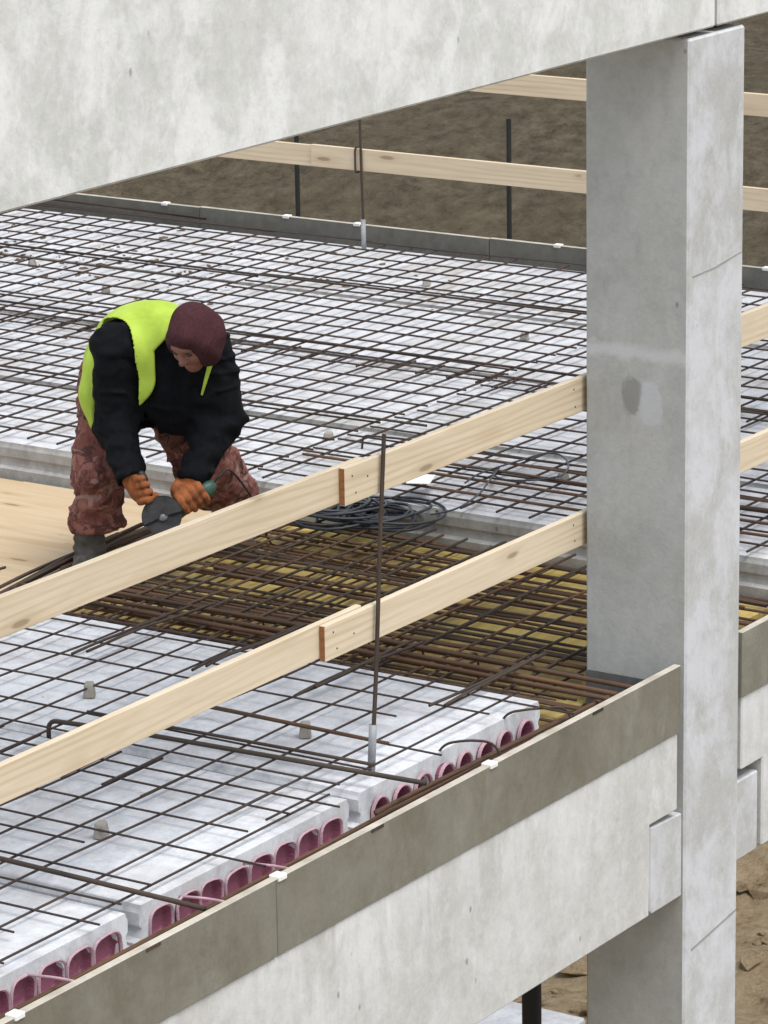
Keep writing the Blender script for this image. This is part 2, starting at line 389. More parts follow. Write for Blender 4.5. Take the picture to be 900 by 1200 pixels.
# ------------------------------------------------------------------ ground
GZ = -5.5
def axis(lo, d0, d1, hi, step):
    a = list(np.arange(d0, d1 + 1e-6, step)); s = step; x = d1
    while x < hi: s *= 1.35; x += s; a.append(x)
    s = step; x = d0
    while x > lo: s *= 1.35; x -= s; a.insert(0, x)
    return np.array(a)
def lat_noise(seed, n=64):
    g = np.random.default_rng(seed).random((n, n))
    def f(x, y):
        xi, yi = np.floor(x).astype(int), np.floor(y).astype(int); fx, fy = x - xi, y - yi
        fx = fx * fx * (3 - 2 * fx); fy = fy * fy * (3 - 2 * fy)
        q = lambda a, b: g[a % n, b % n]
        return (q(xi, yi) * (1 - fx) + q(xi + 1, yi) * fx) * (1 - fy) + (q(xi, yi + 1) * (1 - fx) + q(xi + 1, yi + 1) * fx) * fy - 0.5
    return f
gx = axis(-900, 17, 58, 1500, 0.22); gy = axis(-900, 6, 40, 1500, 0.22)
GX, GY = np.meshgrid(gx, gy, indexing='ij')
ln = [lat_noise(s) for s in (1, 2, 3, 4)]
Zg = GZ + 0.0 * GX
rough = np.clip((GX - 18.5) / 3.0, 0.12, 1) * (1 - .65 * np.clip((GX - 26) / 6, 0, 1))
Zg += rough * (0.55 * ln[0](GX / 3.7, GY / 3.7) + 0.30 * ln[1](GX / 1.3, GY / 1.3) + 0.16 * ln[2](GX / .6, GY / .6) + 0.08 * ln[3](GX / .3, GY / .3))
UU, VV = .837 * GX + .547 * GY, .547 * GX - .837 * GY
fur = np.clip((GX - 26) / 6, 0, 1)
Zg += fur * (.12 * ln[2](UU / 1.1, VV / 5.5) + .12 * ln[3](UU / .5, VV / 1.3) + .10 * ln[1](GX / .37, GY / .37))
s = np.clip((GX + 0.25 * GY - 34) / 16, 0, 1); Zg += 2.6 * s * s * (3 - 2 * s)
vs = np.stack([GX, GY, Zg], -1).reshape(-1, 3); ny = len(gy)
ii, jj = np.meshgrid(np.arange(len(gx) - 1), np.arange(ny - 1), indexing='ij')
q = (ii * ny + jj).ravel()
gm = mesh_from('ground', vs.tolist(), np.stack([q, q + ny, q + ny + 1, q + 1], -1).tolist(), M['soil'], True)
g = obj('ground', gm); g['kind'] = 'structure'

# ------------------------------------------------------------------ column, beams
CX0, CX1, CY0, CY1 = 11.60, 12.0, 6.372, 6.782
col = empty('concrete_column', (11.8, 6.577, GZ), 'square precast concrete column with corbels between the two floor beams', 'column')
def part(name, bm, mats, parent, smooth=False):
    bm.transform(Matrix.Translation(-parent.location))
    return obj(name, bm_mesh(name, bm, mats, smooth), parent)
sb = box_bm((CX0, CY0, GZ - 0.3), (CX1, CY1, 2.287), 0.008)
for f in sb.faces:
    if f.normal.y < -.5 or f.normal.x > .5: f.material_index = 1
part('shaft', sb, [M['column'], M['column_front']], col)
part('corbel', prism_bm([(11.368, -.475), (11.368, -.79), (11.38, -.803), (11.599, -.803), (11.599, -.487)], 1, CY0 + 0.012, CY1 - 0.012, 0.005), M['column_front'], col)
part('corbel', prism_bm([(12.001, -.495), (12.001, -.803), (12.17, -.803), (12.178, -.79), (12.178, -.495)], 1, CY0 + 0.012, CY1 - 0.012, 0.005), M['column_front'], col)
def blob(name, cy, cz, ry, rz, seed, x, parent, mat, th=0.003):
    rr = random.Random(seed); n = 26; pts = []
    ph = [rr.uniform(0, 6.28) for _ in range(4)]
    for i in range(n):
        a = 2 * math.pi * i / n
        k_ = 1 + .16 * math.sin(2 * a + ph[0]) + .12 * math.sin(3 * a + ph[1]) + .10 * math.sin(5 * a + ph[2]) + .06 * math.sin(9 * a + ph[3])
        pts.append((cy + ry * k_ * math.cos(a), cz + rz * k_ * math.sin(a)))
    part(name, prism_bm(pts, 0, x - th, x + 0.004), mat, parent)
part('pour_seam', prism_bm([(CX0 + .03, 1.460), (CX0 + .2, 1.464), (CX1 - .01, 1.488), (CX1 - .01, 1.491), (CX0 + .2, 1.470), (CX0 + .03, 1.463)], 1, CY0 - .002, CY0 + .01), M['patch'], col)
part('pour_seam', prism_bm([(CX0 + .05, -1.03), (CX1 - .01, -0.985), (CX1 - .01, -0.977), (CX0 + .05, -1.02)], 1, CY0 - .002, CY0 + .01), M['patch'], col)
part('dark_band', prism_bm([(CX0 - .004, -.30), (CX0 - .004, -.012), (CX0 + .1, -.012), (CX0 + .1, -.30)], 1, CY0 + .05, CY1 - .003), M['column_dark'], col)  # darker band on the column side, just below slab level
for x0, x1, lb, pad in ((-1.0, 11.778, 'pale precast roof beam with a mottled face, long span ending over the column', True), (11.802, 20.0, 'short visible stretch of pale roof beam beyond the joint over the column', False)):
    t = empty('concrete_beam', ((x0 + x1) / 2, 6.57, 2.307), lb, 'beam')
    part('beam_body', box_bm((x0, 6.370, 2.307), (x1, 6.770, 3.35), 0.007), M['beam'], t)
    part('bearing_pad', box_bm((11.63 if pad else 11.84, 6.43, 2.2875), (11.75 if pad else 11.96, 6.72, 2.3065)), M['tool_dark'], t)
t = empty('concrete_beam', (5, 6.57, -.8), 'weathered lower beam with whitish streaks, its notched end resting on the corbel', 'beam')
part('beam_body', prism_bm([(-1, -.797), (11.345, -.797), (11.350, -.458), (11.548, -.458), (11.548, -.168), (-1, -.168)], 1, 6.374, 6.77, 0.006), M['beam_low'], t)
t = empty('concrete_beam', (16, 6.57, -.8), 'lower beam continuing beyond the column with a dark notch over its corbel', 'beam')
part('beam_body', prism_bm([(12.195, -.797), (20, -.797), (20, -.168), (12.03, -.168), (12.03, -.452), (12.195, -.452)], 1, 6.374, 6.77, 0.006), M['beam_low'], t)
t = empty('concrete_beam', (17.75, 14, -.8), 'far edge beam under the grey upstand boards facing the earth bank', 'beam')
part('beam_body', box_bm((17.60, 6.8, -.797), (17.9, 24, -.168), 0.006), M['beam_low'], t)

# edge boards: (face along X at the near side, along Y at the far side)
def edge_board(lo, hi, label, mat, clips, slots, along):
    o = empty('edge_board', ((lo[0] + hi[0]) / 2, (lo[1] + hi[1]) / 2, lo[2]), label, 'board')
    bm = box_bm(lo, hi, 0.002)
    for f in bm.faces:
        if f.normal.z > 0.3: f.material_index = 1
    part('panel', bm, [mat, M['edge_lit']], o)
    for c_ in clips:
        if along == 0: b_ = box_bm((c_ - .022, lo[1] - .006, hi[2] - .012), (c_ + .022, hi[1] + .006, hi[2] + .006), 0.003)
        else: b_ = box_bm((lo[0] - .006, c_ - .022, hi[2] - .012), (hi[0] + .006, c_ + .022, hi[2] + .006), 0.003)
        part('clip', b_, M['white_clip'], o)
    for c_ in slots:
        part('slot_mark', box_bm((c_ - .035, lo[1] - .002, hi[2] - .013), (c_ + .035, lo[1] + .012, hi[2] - .003)), M['rebar_dark'], o)  # solid dark strip drawn for the dark opening of a slot
    return o
edge_board((5.5, 6.364, -.166), (9.042, 6.392, .083), 'olive grey cement edge board with one clip, running away from the column end', M['fascia'], [7.80, 6.2], [8.42], 0)
edge_board((9.047, 6.366, -.166), (11.552, 6.394, .081), 'olive grey cement edge board butting against the column on the notched beam', M['fascia'], [9.075, 10.29], [9.60, 10.97], 0)
edge_board((12.008, 6.364, -.166), (15.0, 6.392, .082), 'grey cement edge board on the beam stretch beyond the column', M['fascia'], [13.2], [], 0)
for i, (a, b) in enumerate(((9.0, 11.05), (11.055, 13.0), (13.005, 15.5))):
    edge_board((17.862, a, -.166), (17.89, b, .082 - .003 * i), ['dark grey upstand board at the far slab edge, behind the column', 'dark grey upstand board at the far slab edge behind the sleeved bar', 'dark grey upstand board at the far slab edge running under the roof beam'][i], M['fascia_far'], [[9.35, 10.62], [11.92, 12.4], [13.25, 14.1]][i], [], 1)

# ------------------------------------------------------------------ hollow core planks
def plank_profile(w, zb=-.16):
    h = w / 2
    side = [(h, zb), (h, zb + .045), (h - .022, zb + .055), (h - .030, zb + .085), (h - .017, zb + .098), (h - .017, -.024), (h - .024, -.012), (h - .028, 0)]
    return side + [(-x, z) for x, z in reversed(side)]
def plank(x0, x1, y0, y1, label, mat, group, core='square', dz=0.0, side_mat=None):
    w = x1 - x0; cx = (x0 + x1) / 2
    o = empty('hollow_core_plank', (cx, y0, -.16 + dz), label, 'plank', group)
    bm = bmesh.new()
    prof = plank_profile(w)
    def loop(pts, y): return [bm.verts.new((p[0], y, p[1] + .16)) for p in pts]
    cores = []; nc = 8; pitch = (w - .13) / nc
    for i in range(nc):
        c0 = -(nc - 1) / 2 * pitch + i * pitch
        pts = []
        if core == 'square':
            a, b = pitch * .48, .056
            for (px, pz) in ((-a, -b), (a, -b), (a, b * .35), (a * .80, b * .78), (a * .42, b), (-a * .42, b), (-a * .80, b * .78), (-a, b * .35)): pts.append((c0 + px, -.096 + pz))
        else:
            for j in range(14):
                an = 2 * math.pi * j / 14; pts.append((c0 + pitch * .36 * math.cos(an), -.092 + .047 * math.sin(an)))
        cores.append(pts)
    L = y1 - y0
    for y in (0, L):
        edges = []
        for pts in [prof] + cores:
            vv = loop(pts, y)
            for i in range(len(vv)): edges.append(bm.edges.new((vv[i], vv[(i + 1) % len(vv)])))
        bmesh.ops.triangle_fill(bm, use_beauty=True, edges=edges)
    bm.verts.ensure_lookup_table()
    nv = len(prof) + sum(len(p) for p in cores)
    k0 = 0
    for pts in [prof] + cores:
        n = len(pts)
        for i in range(n):
            a, b = k0 + i, k0 + (i + 1) % n
            bm.faces.new((bm.verts[a], bm.verts[b], bm.verts[nv + b], bm.verts[nv + a]))
        k0 += n
    bmesh.ops.recalc_face_normals(bm, faces=bm.faces)
    rr = random.Random(int(x0 * 100))
    # chipped, uneven sawn end
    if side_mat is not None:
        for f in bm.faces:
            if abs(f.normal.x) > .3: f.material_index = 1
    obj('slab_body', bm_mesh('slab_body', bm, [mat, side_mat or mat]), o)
    return o, cores
def plug_mesh(kind):
    bm = bmesh.new(); n = 20; rings = []
    prof = [(1.16, -.006, 1), (1.14, -.014, 1), (1.0, -.016, 1), (.95, -.010, 1), (.90, .012, 0), (.86, .03, 0), (.5, .036, 0), (.0, .034, 0)]
    if kind == 'square': prof = [(1.06, .000, 1), (1.05, -.006, 1), (.98, -.007, 1), (.94, .0, 1), (.92, .010, 0), (.89, .022, 0), (.5, .027, 0), (.0, .025, 0)]
    for s_, y, m_ in prof:
        ring = []
        for j in range(n):
            an = 2 * math.pi * j / n
            cx_, cz_ = math.cos(an), math.sin(an)
            if kind == 'square':
                e = 0.42 if cz_ < 0.2 else 0.62
                cx_ = math.copysign(abs(cx_) ** e, cx_); cz_ = math.copysign(abs(cz_) ** e, cz_)
            ring.append(bm.verts.new((s_ * cx_, y, s_ * cz_)) if s_ > 0 else None)
        if s_ == 0: c_ = bm.verts.new((0, y, 0)); ring = [c_] * n
        rings.append((ring, m_))
    for (a, ma), (b, mb) in zip(rings[:-1], rings[1:]):
        for j in range(n):
            j2 = (j + 1) % n
            vv = [a[j], a[j2], b[j2], b[j]]
            if b[0] is b[1]: vv = [a[j], a[j2], b[j]]
            f = bm.faces.new(vv); f.material_index = 0 if mb else 1
    bmesh.ops.recalc_face_normals(bm, faces=bm.faces)
    return bm_mesh('core_plug', bm, [M['plug_rim'], M['plug']], True)
PLUG = {k_: plug_mesh(k_) for k_ in ('square', 'round')}
near = [(10.000, 11.184, 'round', 'hollow core plank with round pink core plugs beside the shuttered strip'),
        (8.800, 9.978, 'square', 'hollow core plank with square pink core plugs, next to the round-plugged plank'),
        (7.600, 8.778, 'square', 'hollow core plank with square pink core plugs, two joints from the shuttered strip'),
        (6.400, 7.578, 'square', 'hollow core plank with pink plugs, three joints from the shuttered strip')]
for ip, (x0, x1, kind, lb) in enumerate(near):
    o, cores = plank(x0, x1, 6.715, 15.0, lb, M['plank'], 'near floor planks', kind)
    rr = random.Random(ip)
    for pts in cores:
        cx_ = sum(p[0] for p in pts) / len(pts); w_ = max(p[0] for p in pts) - min(p[0] for p in pts)
        po = bpy.data.objects.new('core_plug', PLUG[kind]); link(po, o)
        hh = .047 if kind == 'round' else .056
        po.location = (cx_ + rr.uniform(-.004, .004), -.004 + rr.uniform(-.006, .006), .16 - .092 + rr.uniform(-.004, .004))
        po.scale = (w_ / 2 * rr.uniform(.94, 1.05), 1, hh * rr.uniform(.95, 1.06)); po.rotation_euler = (rr.uniform(-.05, .05), rr.uniform(-.12, .12), rr.uniform(-.06, .06))
fx = [13.14, 14.165, 15.345, 16.525, 17.70]
fl = ['dusty hollow core plank facing the plywood deck with its grooved side', 'dusty hollow core plank one joint beyond the deck-side plank', 'dusty hollow core plank second from the far upstand boards', 'dusty hollow core plank along the far upstand boards']
for i in range(4):
    plank(fx[i] + .006, fx[i + 1] - .006, 6.80, 20.0, fl[i], M['plank_far'], 'far floor planks', side_mat=M['plank_side_shaded'])

# ------------------------------------------------------------------ shuttered strip: props, panels, plywood
DECK = -.150
pn = 0
for iy, (y0, y1) in enumerate(((6.80, 8.0), (8.006, 9.2))):
    for ix in range(4):
        x0 = 11.195 + ix * .484; x1 = x0 + .478
        if iy == 0 and ix in (0, 1): pass
        b_ = box_bm((-(x1 - x0) / 2, -(y1 - y0) / 2, -.027), ((x1 - x0) / 2, (y1 - y0) / 2, 0), 0.002)
        o = obj('shuttering_panel', bm_mesh('shuttering_panel', b_, M['yellow']), None, ((x0 + x1) / 2, (y0 + y1) / 2, DECK - .004 * ((ix + iy) % 2)))
        tag(o, 'dirty yellow shuttering panel under the dense reinforcement beside the column', 'panel', 'yellow shuttering panels')
for i, (x0, x1, y0, y1, lb) in enumerate(((11.195, 12.15, 9.206, 12.2, 'pale plywood sheet under the bundle of cut bars'), (12.156, 13.12, 9.206, 10.55, 'pale plywood sheet the worker stands on against the grooved plank side'), (12.156, 13.12, 10.556, 13.0, 'pale plywood sheet beyond the worker sheet along the grooved plank side'))):
    L = y1 - y0; w_ = x1 - x0
    b_ = box_bm((-L / 2, -w_ / 2, -.021), (L / 2, w_ / 2, 0), 0.0015)
    o = obj('plywood_sheet', bm_mesh('plywood_sheet', b_, M['ply']), None, ((x0 + x1) / 2, (y0 + y1) / 2, DECK - .002 * i)); o.rotation_euler = (0, 0, math.pi / 2)
    tag(o, lb, 'plywood')
for i, (y, a, b, lb) in enumerate(((7.3, 11.25, 13.1, 'timber bearer under the yellow panels near the column'), (8.7, 11.25, 13.1, 'timber bearer under the yellow panels near the worker'), (10.2, 11.25, 13.1, 'timber bearer under the pale plywood deck'), (11.9, 11.25, 13.1, 'timber bearer at the outer end of the plywood deck'))):
    b_ = box_bm((-(b - a) / 2, -.04, -.2), ((b - a) / 2, .04, 0), .004)
    tag(obj('timber_bearer', bm_mesh('timber_bearer', b_, M['wood']), None, ((a + b) / 2, y, DECK - .033)), lb, 'bearer', 'bearers under the deck')
def prop(x, y, lb):
    top = DECK - .233
    o = empty('steel_prop', (x, y, GZ), lb, 'prop', 'props under the deck')
    def cyl(nm, z0, z1, r, mat):
        pts = [(0, 0, z0 - GZ), (0, 0, (z0 + z1) / 2 - GZ), (0, 0, z1 - GZ)]
        return obj(nm, tube_me(nm, pts, r, mat, 16), o)
    cyl('outer_tube', GZ + .0, -2.9, .045, M['post_dark']); cyl('inner_tube', -2.9, top - .008, .038, M['post_dark']); cyl('collar', -3.0, -2.86, .056, M['rebar_dark'])
    part('head_plate', box_bm((x - .08, y - .08, top - .008), (x + .08, y + .08, top)), M['rebar_dark'], o)
    part('base_plate', box_bm((x - .09, y - .09, GZ - .05), (x + .09, y + .09, GZ + .02)), M['rebar_dark'], o)
for i, (x, y) in enumerate(((11.45, 8.7), (12.07, 7.3), (12.75, 8.7), (11.6, 10.2), (12.75, 10.2))):
    prop(x, y, 'black steel prop holding up the shuttering deck under the floor')

# ------------------------------------------------------------------ reinforcement
def mesh_sheet(x0, x1, y0, y1, z, label, sx=.17, sy=.168, r=.0038, xs=None, ys=None, ends=None, jit=.012, mat='wire', over=.06):
    """welded mesh: bars along X (at the ys) with bars along Y (at the xs) on top"""
    o = empty('rebar_mesh', ((x0 + x1) / 2, (y0 + y1) / 2, z - .004), label, 'rebar mesh', 'welded mesh sheets')
    ys = ys if ys is not None else list(np.arange(y0, y1 + .01, sy)); xs = xs if xs is not None else list(np.arange(x0, x1 + .01, sx))
    for y in ys:
        a, b = random.uniform(-jit, jit), random.uniform(-jit, jit)
        bar('bar', (x0 - over + a, y + random.uniform(-.4, .4) * jit, z + random.uniform(-.002, .002)), (x1 + over + b, y + random.uniform(-.4, .4) * jit, z + random.uniform(-.002, .002)), r * 1.12, mat, o)
    for i, x in enumerate(xs):
        a = y0 - over + random.uniform(-jit, jit) if ends is None else ends[i]
        bar('bar', (x + random.uniform(-.4, .4) * jit, a, z + 2 * r + random.uniform(-.002, .002)), (x + random.uniform(-.4, .4) * jit, y1 + over + random.uniform(-jit, jit), z + 2 * r + random.uniform(-.002, .002)), r, mat, o)
    return o
# near slab
ysn = [6.752, 6.927, 7.11, 7.26] + list(np.arange(7.43, 9.6, .17))
mesh_sheet(8.0, 9.85, 6.75, 9.6, .026, 'rebar mesh on the square-plugged planks, its free ends near the edge board', ys=ysn,
           xs=[8.17, 8.39, 8.56, 8.74, 8.915, 9.105, 9.22, 9.45, 9.66, 9.80], ends=[6.72, 6.85, 6.67, 6.72, 6.735, 7.14, 6.53, 6.76, 6.735, 6.643])
mesh_sheet(9.62, 11.05, 6.765, 9.5, .036, 'rebar mesh on the round-plugged plank, under the sleeved rail post', ys=[6.766, 6.90, 7.085, 7.25] + list(np.arange(7.42, 9.5, .17)),
           xs=[9.94, 10.14, 10.385, 10.64, 10.83, 10.985, 11.08], ends=[6.74, 6.742, 6.624, 6.97, 6.718, 6.471, 6.60])
mesh_sheet(6.3, 8.08, 6.74, 9.6, .034, 'rebar mesh on the planks farthest from the shuttered strip', sx=.172, sy=.172)
# far slab: lapped sheets
def irr(a, b):
    out = [a]
    while out[-1] < b: out.append(out[-1] + random.choice((.18, .185, .19, .185, .18, .19, .18, .08)))
    return out
for (x0, x1, ya, yb, z_, lb) in (
        (13.20, 15.22, 6.95, 9.30, .026, 'rebar mesh behind the wire loop, from the strip edge past the column'),
        (13.22, 15.25, 9.40, 11.62, .030, 'rebar mesh behind the worker along the grooved plank edge'),
        (13.20, 15.24, 11.72, 13.96, .027, 'rebar mesh beyond the worker, on the outer stretch of the deck-side plank'),
        (15.08, 17.52, 6.95, 9.30, .036, 'rebar mesh on the far planks seen past the column'),
        (15.12, 17.55, 9.40, 11.62, .038, 'rebar mesh on the far planks in front of the sleeved far post'),
        (15.10, 17.50, 11.72, 15.2, .036, 'rebar mesh on the far planks running out under the roof beam')):
    mesh_sheet(x0, x1, ya, yb, z_, lb, sy=.166, xs=irr(x0 + .03, x1 - .05), r=.0047)
for x_, a_, b_, lb in ((13.30, 6.9, 9.05, 'rusty bar along the far plank edge, outermost of four beside the coil'), (13.47, 6.9, 9.3, 'rusty bar along the far plank edge, second of four beside the coil'), (13.66, 6.85, 8.9, 'rusty bar along the far plank edge, third of four beside the coil'), (13.78, 6.9, 8.7, 'rusty bar along the far plank edge, fourth of four beside the coil')):
    tag(bar('rebar', (x_, a_, .052), (x_ + random.uniform(-.03, .03), b_, .05), .0065, 'rebar'), lb, 'rebar')
# joint bars
def loose(pts, r, label, mat='rebar_dark', cat='rebar', group=None, name='rebar'):
    pts = [Vector(p) for p in pts]; b = min(pts, key=lambda p: p.z)
    o = obj(name, tube_me(name, rel(fillet(pts, .05) if len(pts) > 2 else pts, b), r, M[mat], 8), None, b)
    return tag(o, label, cat, group)
loose([(9.985, 7.965, -.03), (9.985, 7.965, .052), (10.02, 7.6, .056), (10.09, 6.50, .052)], .0085, 'thick hooked bar lying over the plank joint, its end bent down')
loose([(8.83, 8.6, .046), (8.826, 7.25, .05), (8.806, 6.46, .047)], .0085, 'thick straight bar over the joint between the square-plugged planks')
loose([(10.12, 7.9, .055), (10.16, 6.75, .052)], .006, 'thin bar laid beside the thick hooked bar')
loose([(10.40, 7.6, .05), (10.375, 6.83, .05)], .006, 'short rusty bar ending at the sleeve of the rail post', 'rebar')
loose([(15.33, 12.9, .058), (15.34, 9.8, .056), (15.36, 7.0, .055)], .006, 'thick bar along the far plank joint behind the worker head')
loose([(14.17, 13.2, .058), (14.16, 10.9, .056), (14.17, 9.1, .055)], .006, 'thick bar along the plank joint level with the worker jacket')
loose([(16.52, 13.5, .06), (16.53, 9.0, .058)], .006, 'thick bar along the farthest plank joint')
loose([(13.86, 9.24, .0), (13.86, 9.235, .062), (13.89, 9.05, .062), (13.9, 8.4, .05), (13.93, 7.9, .045)], .005, 'hooked bar standing up behind the top rail joint')
# starter bars lying over the strip edge of the round-plugged plank
y = 6.90; i = 0
while y < 9.4:
    for d in (0, .022):
        a = 10.72 + random.uniform(-.10, .12)
        bar_o = bar('starter_bar', (a, y + d + random.uniform(-.012, .012), .050), (11.46 + random.uniform(-.08, .1), y + d + random.uniform(-.012, .012), .040), .0058, 'rebar_dark')
        tag(bar_o, 'short dark starter bar lying from the plank edge into the shuttered strip', 'rebar', 'starter bars over the strip edge')
    y += .48; i += 1
# cage in the strip
cage = empty('rebar_cage', (12.15, 7.8, DECK), 'dense rusty reinforcement cage filling the yellow shuttered strip', 'rebar cage')
x = 11.25; i = 0
while x < 12.86:
    r = random.choice((.006, .007, .008, .008))
    if not (11.57 < x < 12.03): a = 6.45 + random.uniform(-.03, .25)
    else: a = 6.80 + random.uniform(0, .02)
    bar('bar', (x, a, -.045 + random.uniform(-.014, .014)), (x + random.uniform(-.03, .03), 9.15 + random.uniform(-.35, .1), -.045 + random.uniform(-.014, .014)), r, random.choice(('rebar', 'rebar', 'rebar', 'rebar_dark')), cage)
    x += random.choice((.035, .055, .075, .09, .10)); i += 1
x = 11.28
while x < 13.10:
    a = 6.84 if 11.55 < x < 12.05 else 6.5
    bar('bar', (x, a, -.118 + random.uniform(-.008, .008)), (x + random.uniform(-.03, .03), 9.12 + random.uniform(-.25, .1), -.118 + random.uniform(-.008, .008)), .006, 'rebar', cage)
    x += random.choice((.10, .13, .15))
y = 6.93
while y < 9.1:
    bar('bar', (11.22, y, -.028), (12.95 + random.uniform(-.05, .14), y + random.uniform(-.03, .03), -.026), .0058, random.choice(('rebar', 'rebar_dark', 'rebar_dark')), cage)
    if random.random() < .75: bar('bar', (11.24, y + .04, -.132), (13.08, y + .04 + random.uniform(-.03, .03), -.132), .005, 'rebar', cage)
    y += random.choice((.11, .12, .14))
for yy in np.arange(7.0, 9.1, .24):        # bent-up stirrups along the near plank edge
    pts = [(11.23, yy, -.13), (11.23, yy, -.02), (11.62, yy + .01, -.02), (11.62, yy + .01, -.13)]
    obj('stirrup', tube_me('stirrup', rel(fillet(pts, .05), cage.location), .005, M['rebar'], 6), cage)
for x_, z_, lb in ((11.335, .0, 'thick top bar along the plank edge running to the column, outer of the pair'), (11.385, .005, 'thick top bar along the plank edge running to the column, inner of the pair'), (11.52, -.01, 'thick bar ending at the column face in the shuttered strip')):
    loose([(x_, 9.2, z_), (x_ - .01, 7.6, z_ + .004), (x_ - .02, 6.52, z_ - .005)], .009, lb, 'rebar')
# bars and hairpins in the trough behind the edge board
for (yy, zz, lb) in ((6.46, -.10, 'rusty bar in the trough along the edge board, lower'), (6.64, -.075, 'rusty bar in the trough close to the plank ends')):
    tag(bar('rebar', (6.5, yy, zz), (11.5, yy + .005, zz + .004), .008, 'rebar', None, 0), lb, 'rebar')
tag(bar('rebar', (9.95, 6.60, -.03), (11.45, 6.585, -.028), .009, 'rebar', None, 1), 'rusty bar in front of the round core plugs', 'rebar')
for xh, h_, w_ in ((10.52, .05, .10), (10.93, .045, .16)):
    loose([(xh, 6.74, -.03), (xh, 6.70, h_ - .02), (xh + .02, 6.62, h_), (xh + w_, 6.56, h_ - .02), (xh + w_, 6.52, -.07)], .0045, 'thin hairpin bar looping up from the round plugs' if xh < 10.8 else 'thin hairpin bar looping up by the last round plug', 'rebar_dark')
for xh in (8.27, 9.02, 9.36):
    loose([(xh, 6.74, -.035), (xh + .03, 6.60, -.03), (xh + .05, 6.45, -.045)], .0045, 'pinkish grey stub bar sticking from a square plug', 'plug_rim', 'rebar', 'stub bars at the square plugs')
# spacers under the mesh
def spacer(p, s=.05, lb='small concrete spacer block under the mesh', hz=.055, grp=None):
    b_ = box_bm((-s / 2, -s * .42, 0), (s / 2, s * .42, hz), .006)
    for v in b_.verts:
        if v.co.z > hz * .5: v.co.x *= .8; v.co.y *= .8
    o = obj('concrete_spacer', bm_mesh('concrete_spacer', b_, M['spacer']), None, p); o.rotation_euler = (0, 0, random.uniform(0, 1.5))
    tag(o, lb, 'spacer', grp)
for px, lb in (((105, 817), 'grey spacer block beside the hooked bar under the mesh'), ((119, 982), 'grey spacer block on the square-plugged plank near its edge'), ((358, 864), 'grey spacer block just below the lower rail on the round-plugged plank')):
    spacer(at_z(*px, 0), .05, lb)
for px in ((38, 312), (124, 343), (500, 335), (615, 398), (385, 515), (660, 563)):
    spacer(at_z(*px, 0), .05, 'small brown spacer block under the far slab mesh', .035, 'spacers on the far planks')

# ------------------------------------------------------------------ guard rails
def board(p0, p1, h, th, label, mat, ends=True, group=None, nails=()):
    p0, p1 = Vector(p0), Vector(p1); L = (p1 - p0).length
    b_ = box_bm((-L / 2, -th / 2, -h / 2), (L / 2, th / 2, h / 2), .0025)
    for f in b_.faces:
        if f.normal.x < -.8 and ends: f.material_index = 1
    o = obj('guard_rail_board', bm_mesh('guard_rail_board', b_, [mat, M['wood_end']]), None, (p0 + p1) / 2)
    d = (p1 - p0).normalized()
    o.rotation_mode = 'QUATERNION'; o.rotation_quaternion = d.to_track_quat('X', 'Z')
    for (lx, lz) in nails:
        nl = obj('nail', tube_me('nail', [(lx, -th / 2 - .0015, lz), (lx, -th / 2 + .004, lz)], .0032, M['rebar_dark'], 8), o)
    return tag(o, label, 'rail board', group)
Y1, Y2 = 6.800, 6.826      # front and back layer
board((10.098, Y1 + .012, 1.002), (14.6, Y1 + .012, .992), .127, .024, 'top guard rail board lapped in front and running behind the column', M['wood'], nails=((-2.21, .03), (-2.19, -.03), (-2.12, .01), (-.80, .03), (-.79, -.035)))
board((6.2, Y2 + .012, 1.012), (10.245, Y2 + .012, 1.006), .122, .024, 'top guard rail board crossing in front of the worker', M['wood'])
board((9.968, Y1 + .012, .508), (14.6, Y1 + .012, .498), .122, .024, 'lower guard rail board lapped in front and running behind the column', M['wood'], nails=((-2.27, .03), (-2.25, -.03), (-2.15, -.005), (-.74, .03), (-.73, -.03)))
board((6.2, Y2 + .012, .510), (10.22, Y2 + .012, .514), .118, .024, 'lower guard rail board above the square-plugged planks', M['wood'])
FXR = 17.60
board((FXR + .024, 6.9, .985), (FXR + .024, 13.6, .985), .115, .024, 'top far guard rail board showing behind the column top', M['wood_far'], False)
board((FXR + .024, 6.9, .494), (FXR + .024, 12.05, .496), .120, .024, 'lower far guard rail board between the column and the sleeved far post', M['wood_far'], False)
board((FXR + .050, 11.7, .488), (FXR + .050, 16.5, .484), .118, .024, 'lower far guard rail board running out under the roof beam', M['wood_far'], False)
def post(foot, top, label, r=.0075):
    o = empty('guard_rail_post', foot, label, 'post')
    f = Vector(foot); tp = Vector(top); d = tp - f
    bar('bar', f + d * .005, tp, r, 'rebar_dark', o, 0)
    obj('sleeve', tube_me('sleeve', [(0, 0, 0), tuple(d * .07), tuple(d * (.168 / d.length))], .0135, M['grey_sleeve'], 12), o)
    return o
post((10.20, 6.785, .001), (10.31, 6.787, 1.135), 'thin rusty rail post bar in a grey sleeve on the round-plugged plank')
fp = post((FXR + .002, 11.70, .001), (FXR + .004, 11.72, .82), 'thin rusty rail post bar in a grey sleeve at the far edge')
hk = [(FXR + .03 + .04 * s_, 11.735 + .02 * abs(s_), z_) for s_, z_ in ((1, .565), (-.6, .566), (-.72, .55), (-.72, .44), (-.6, .425), (.9, .424))]
obj('hook', tube_me('hook', rel(fillet(hk, .015), fp.location), .0055, M['rebar_dark'], 7), fp)
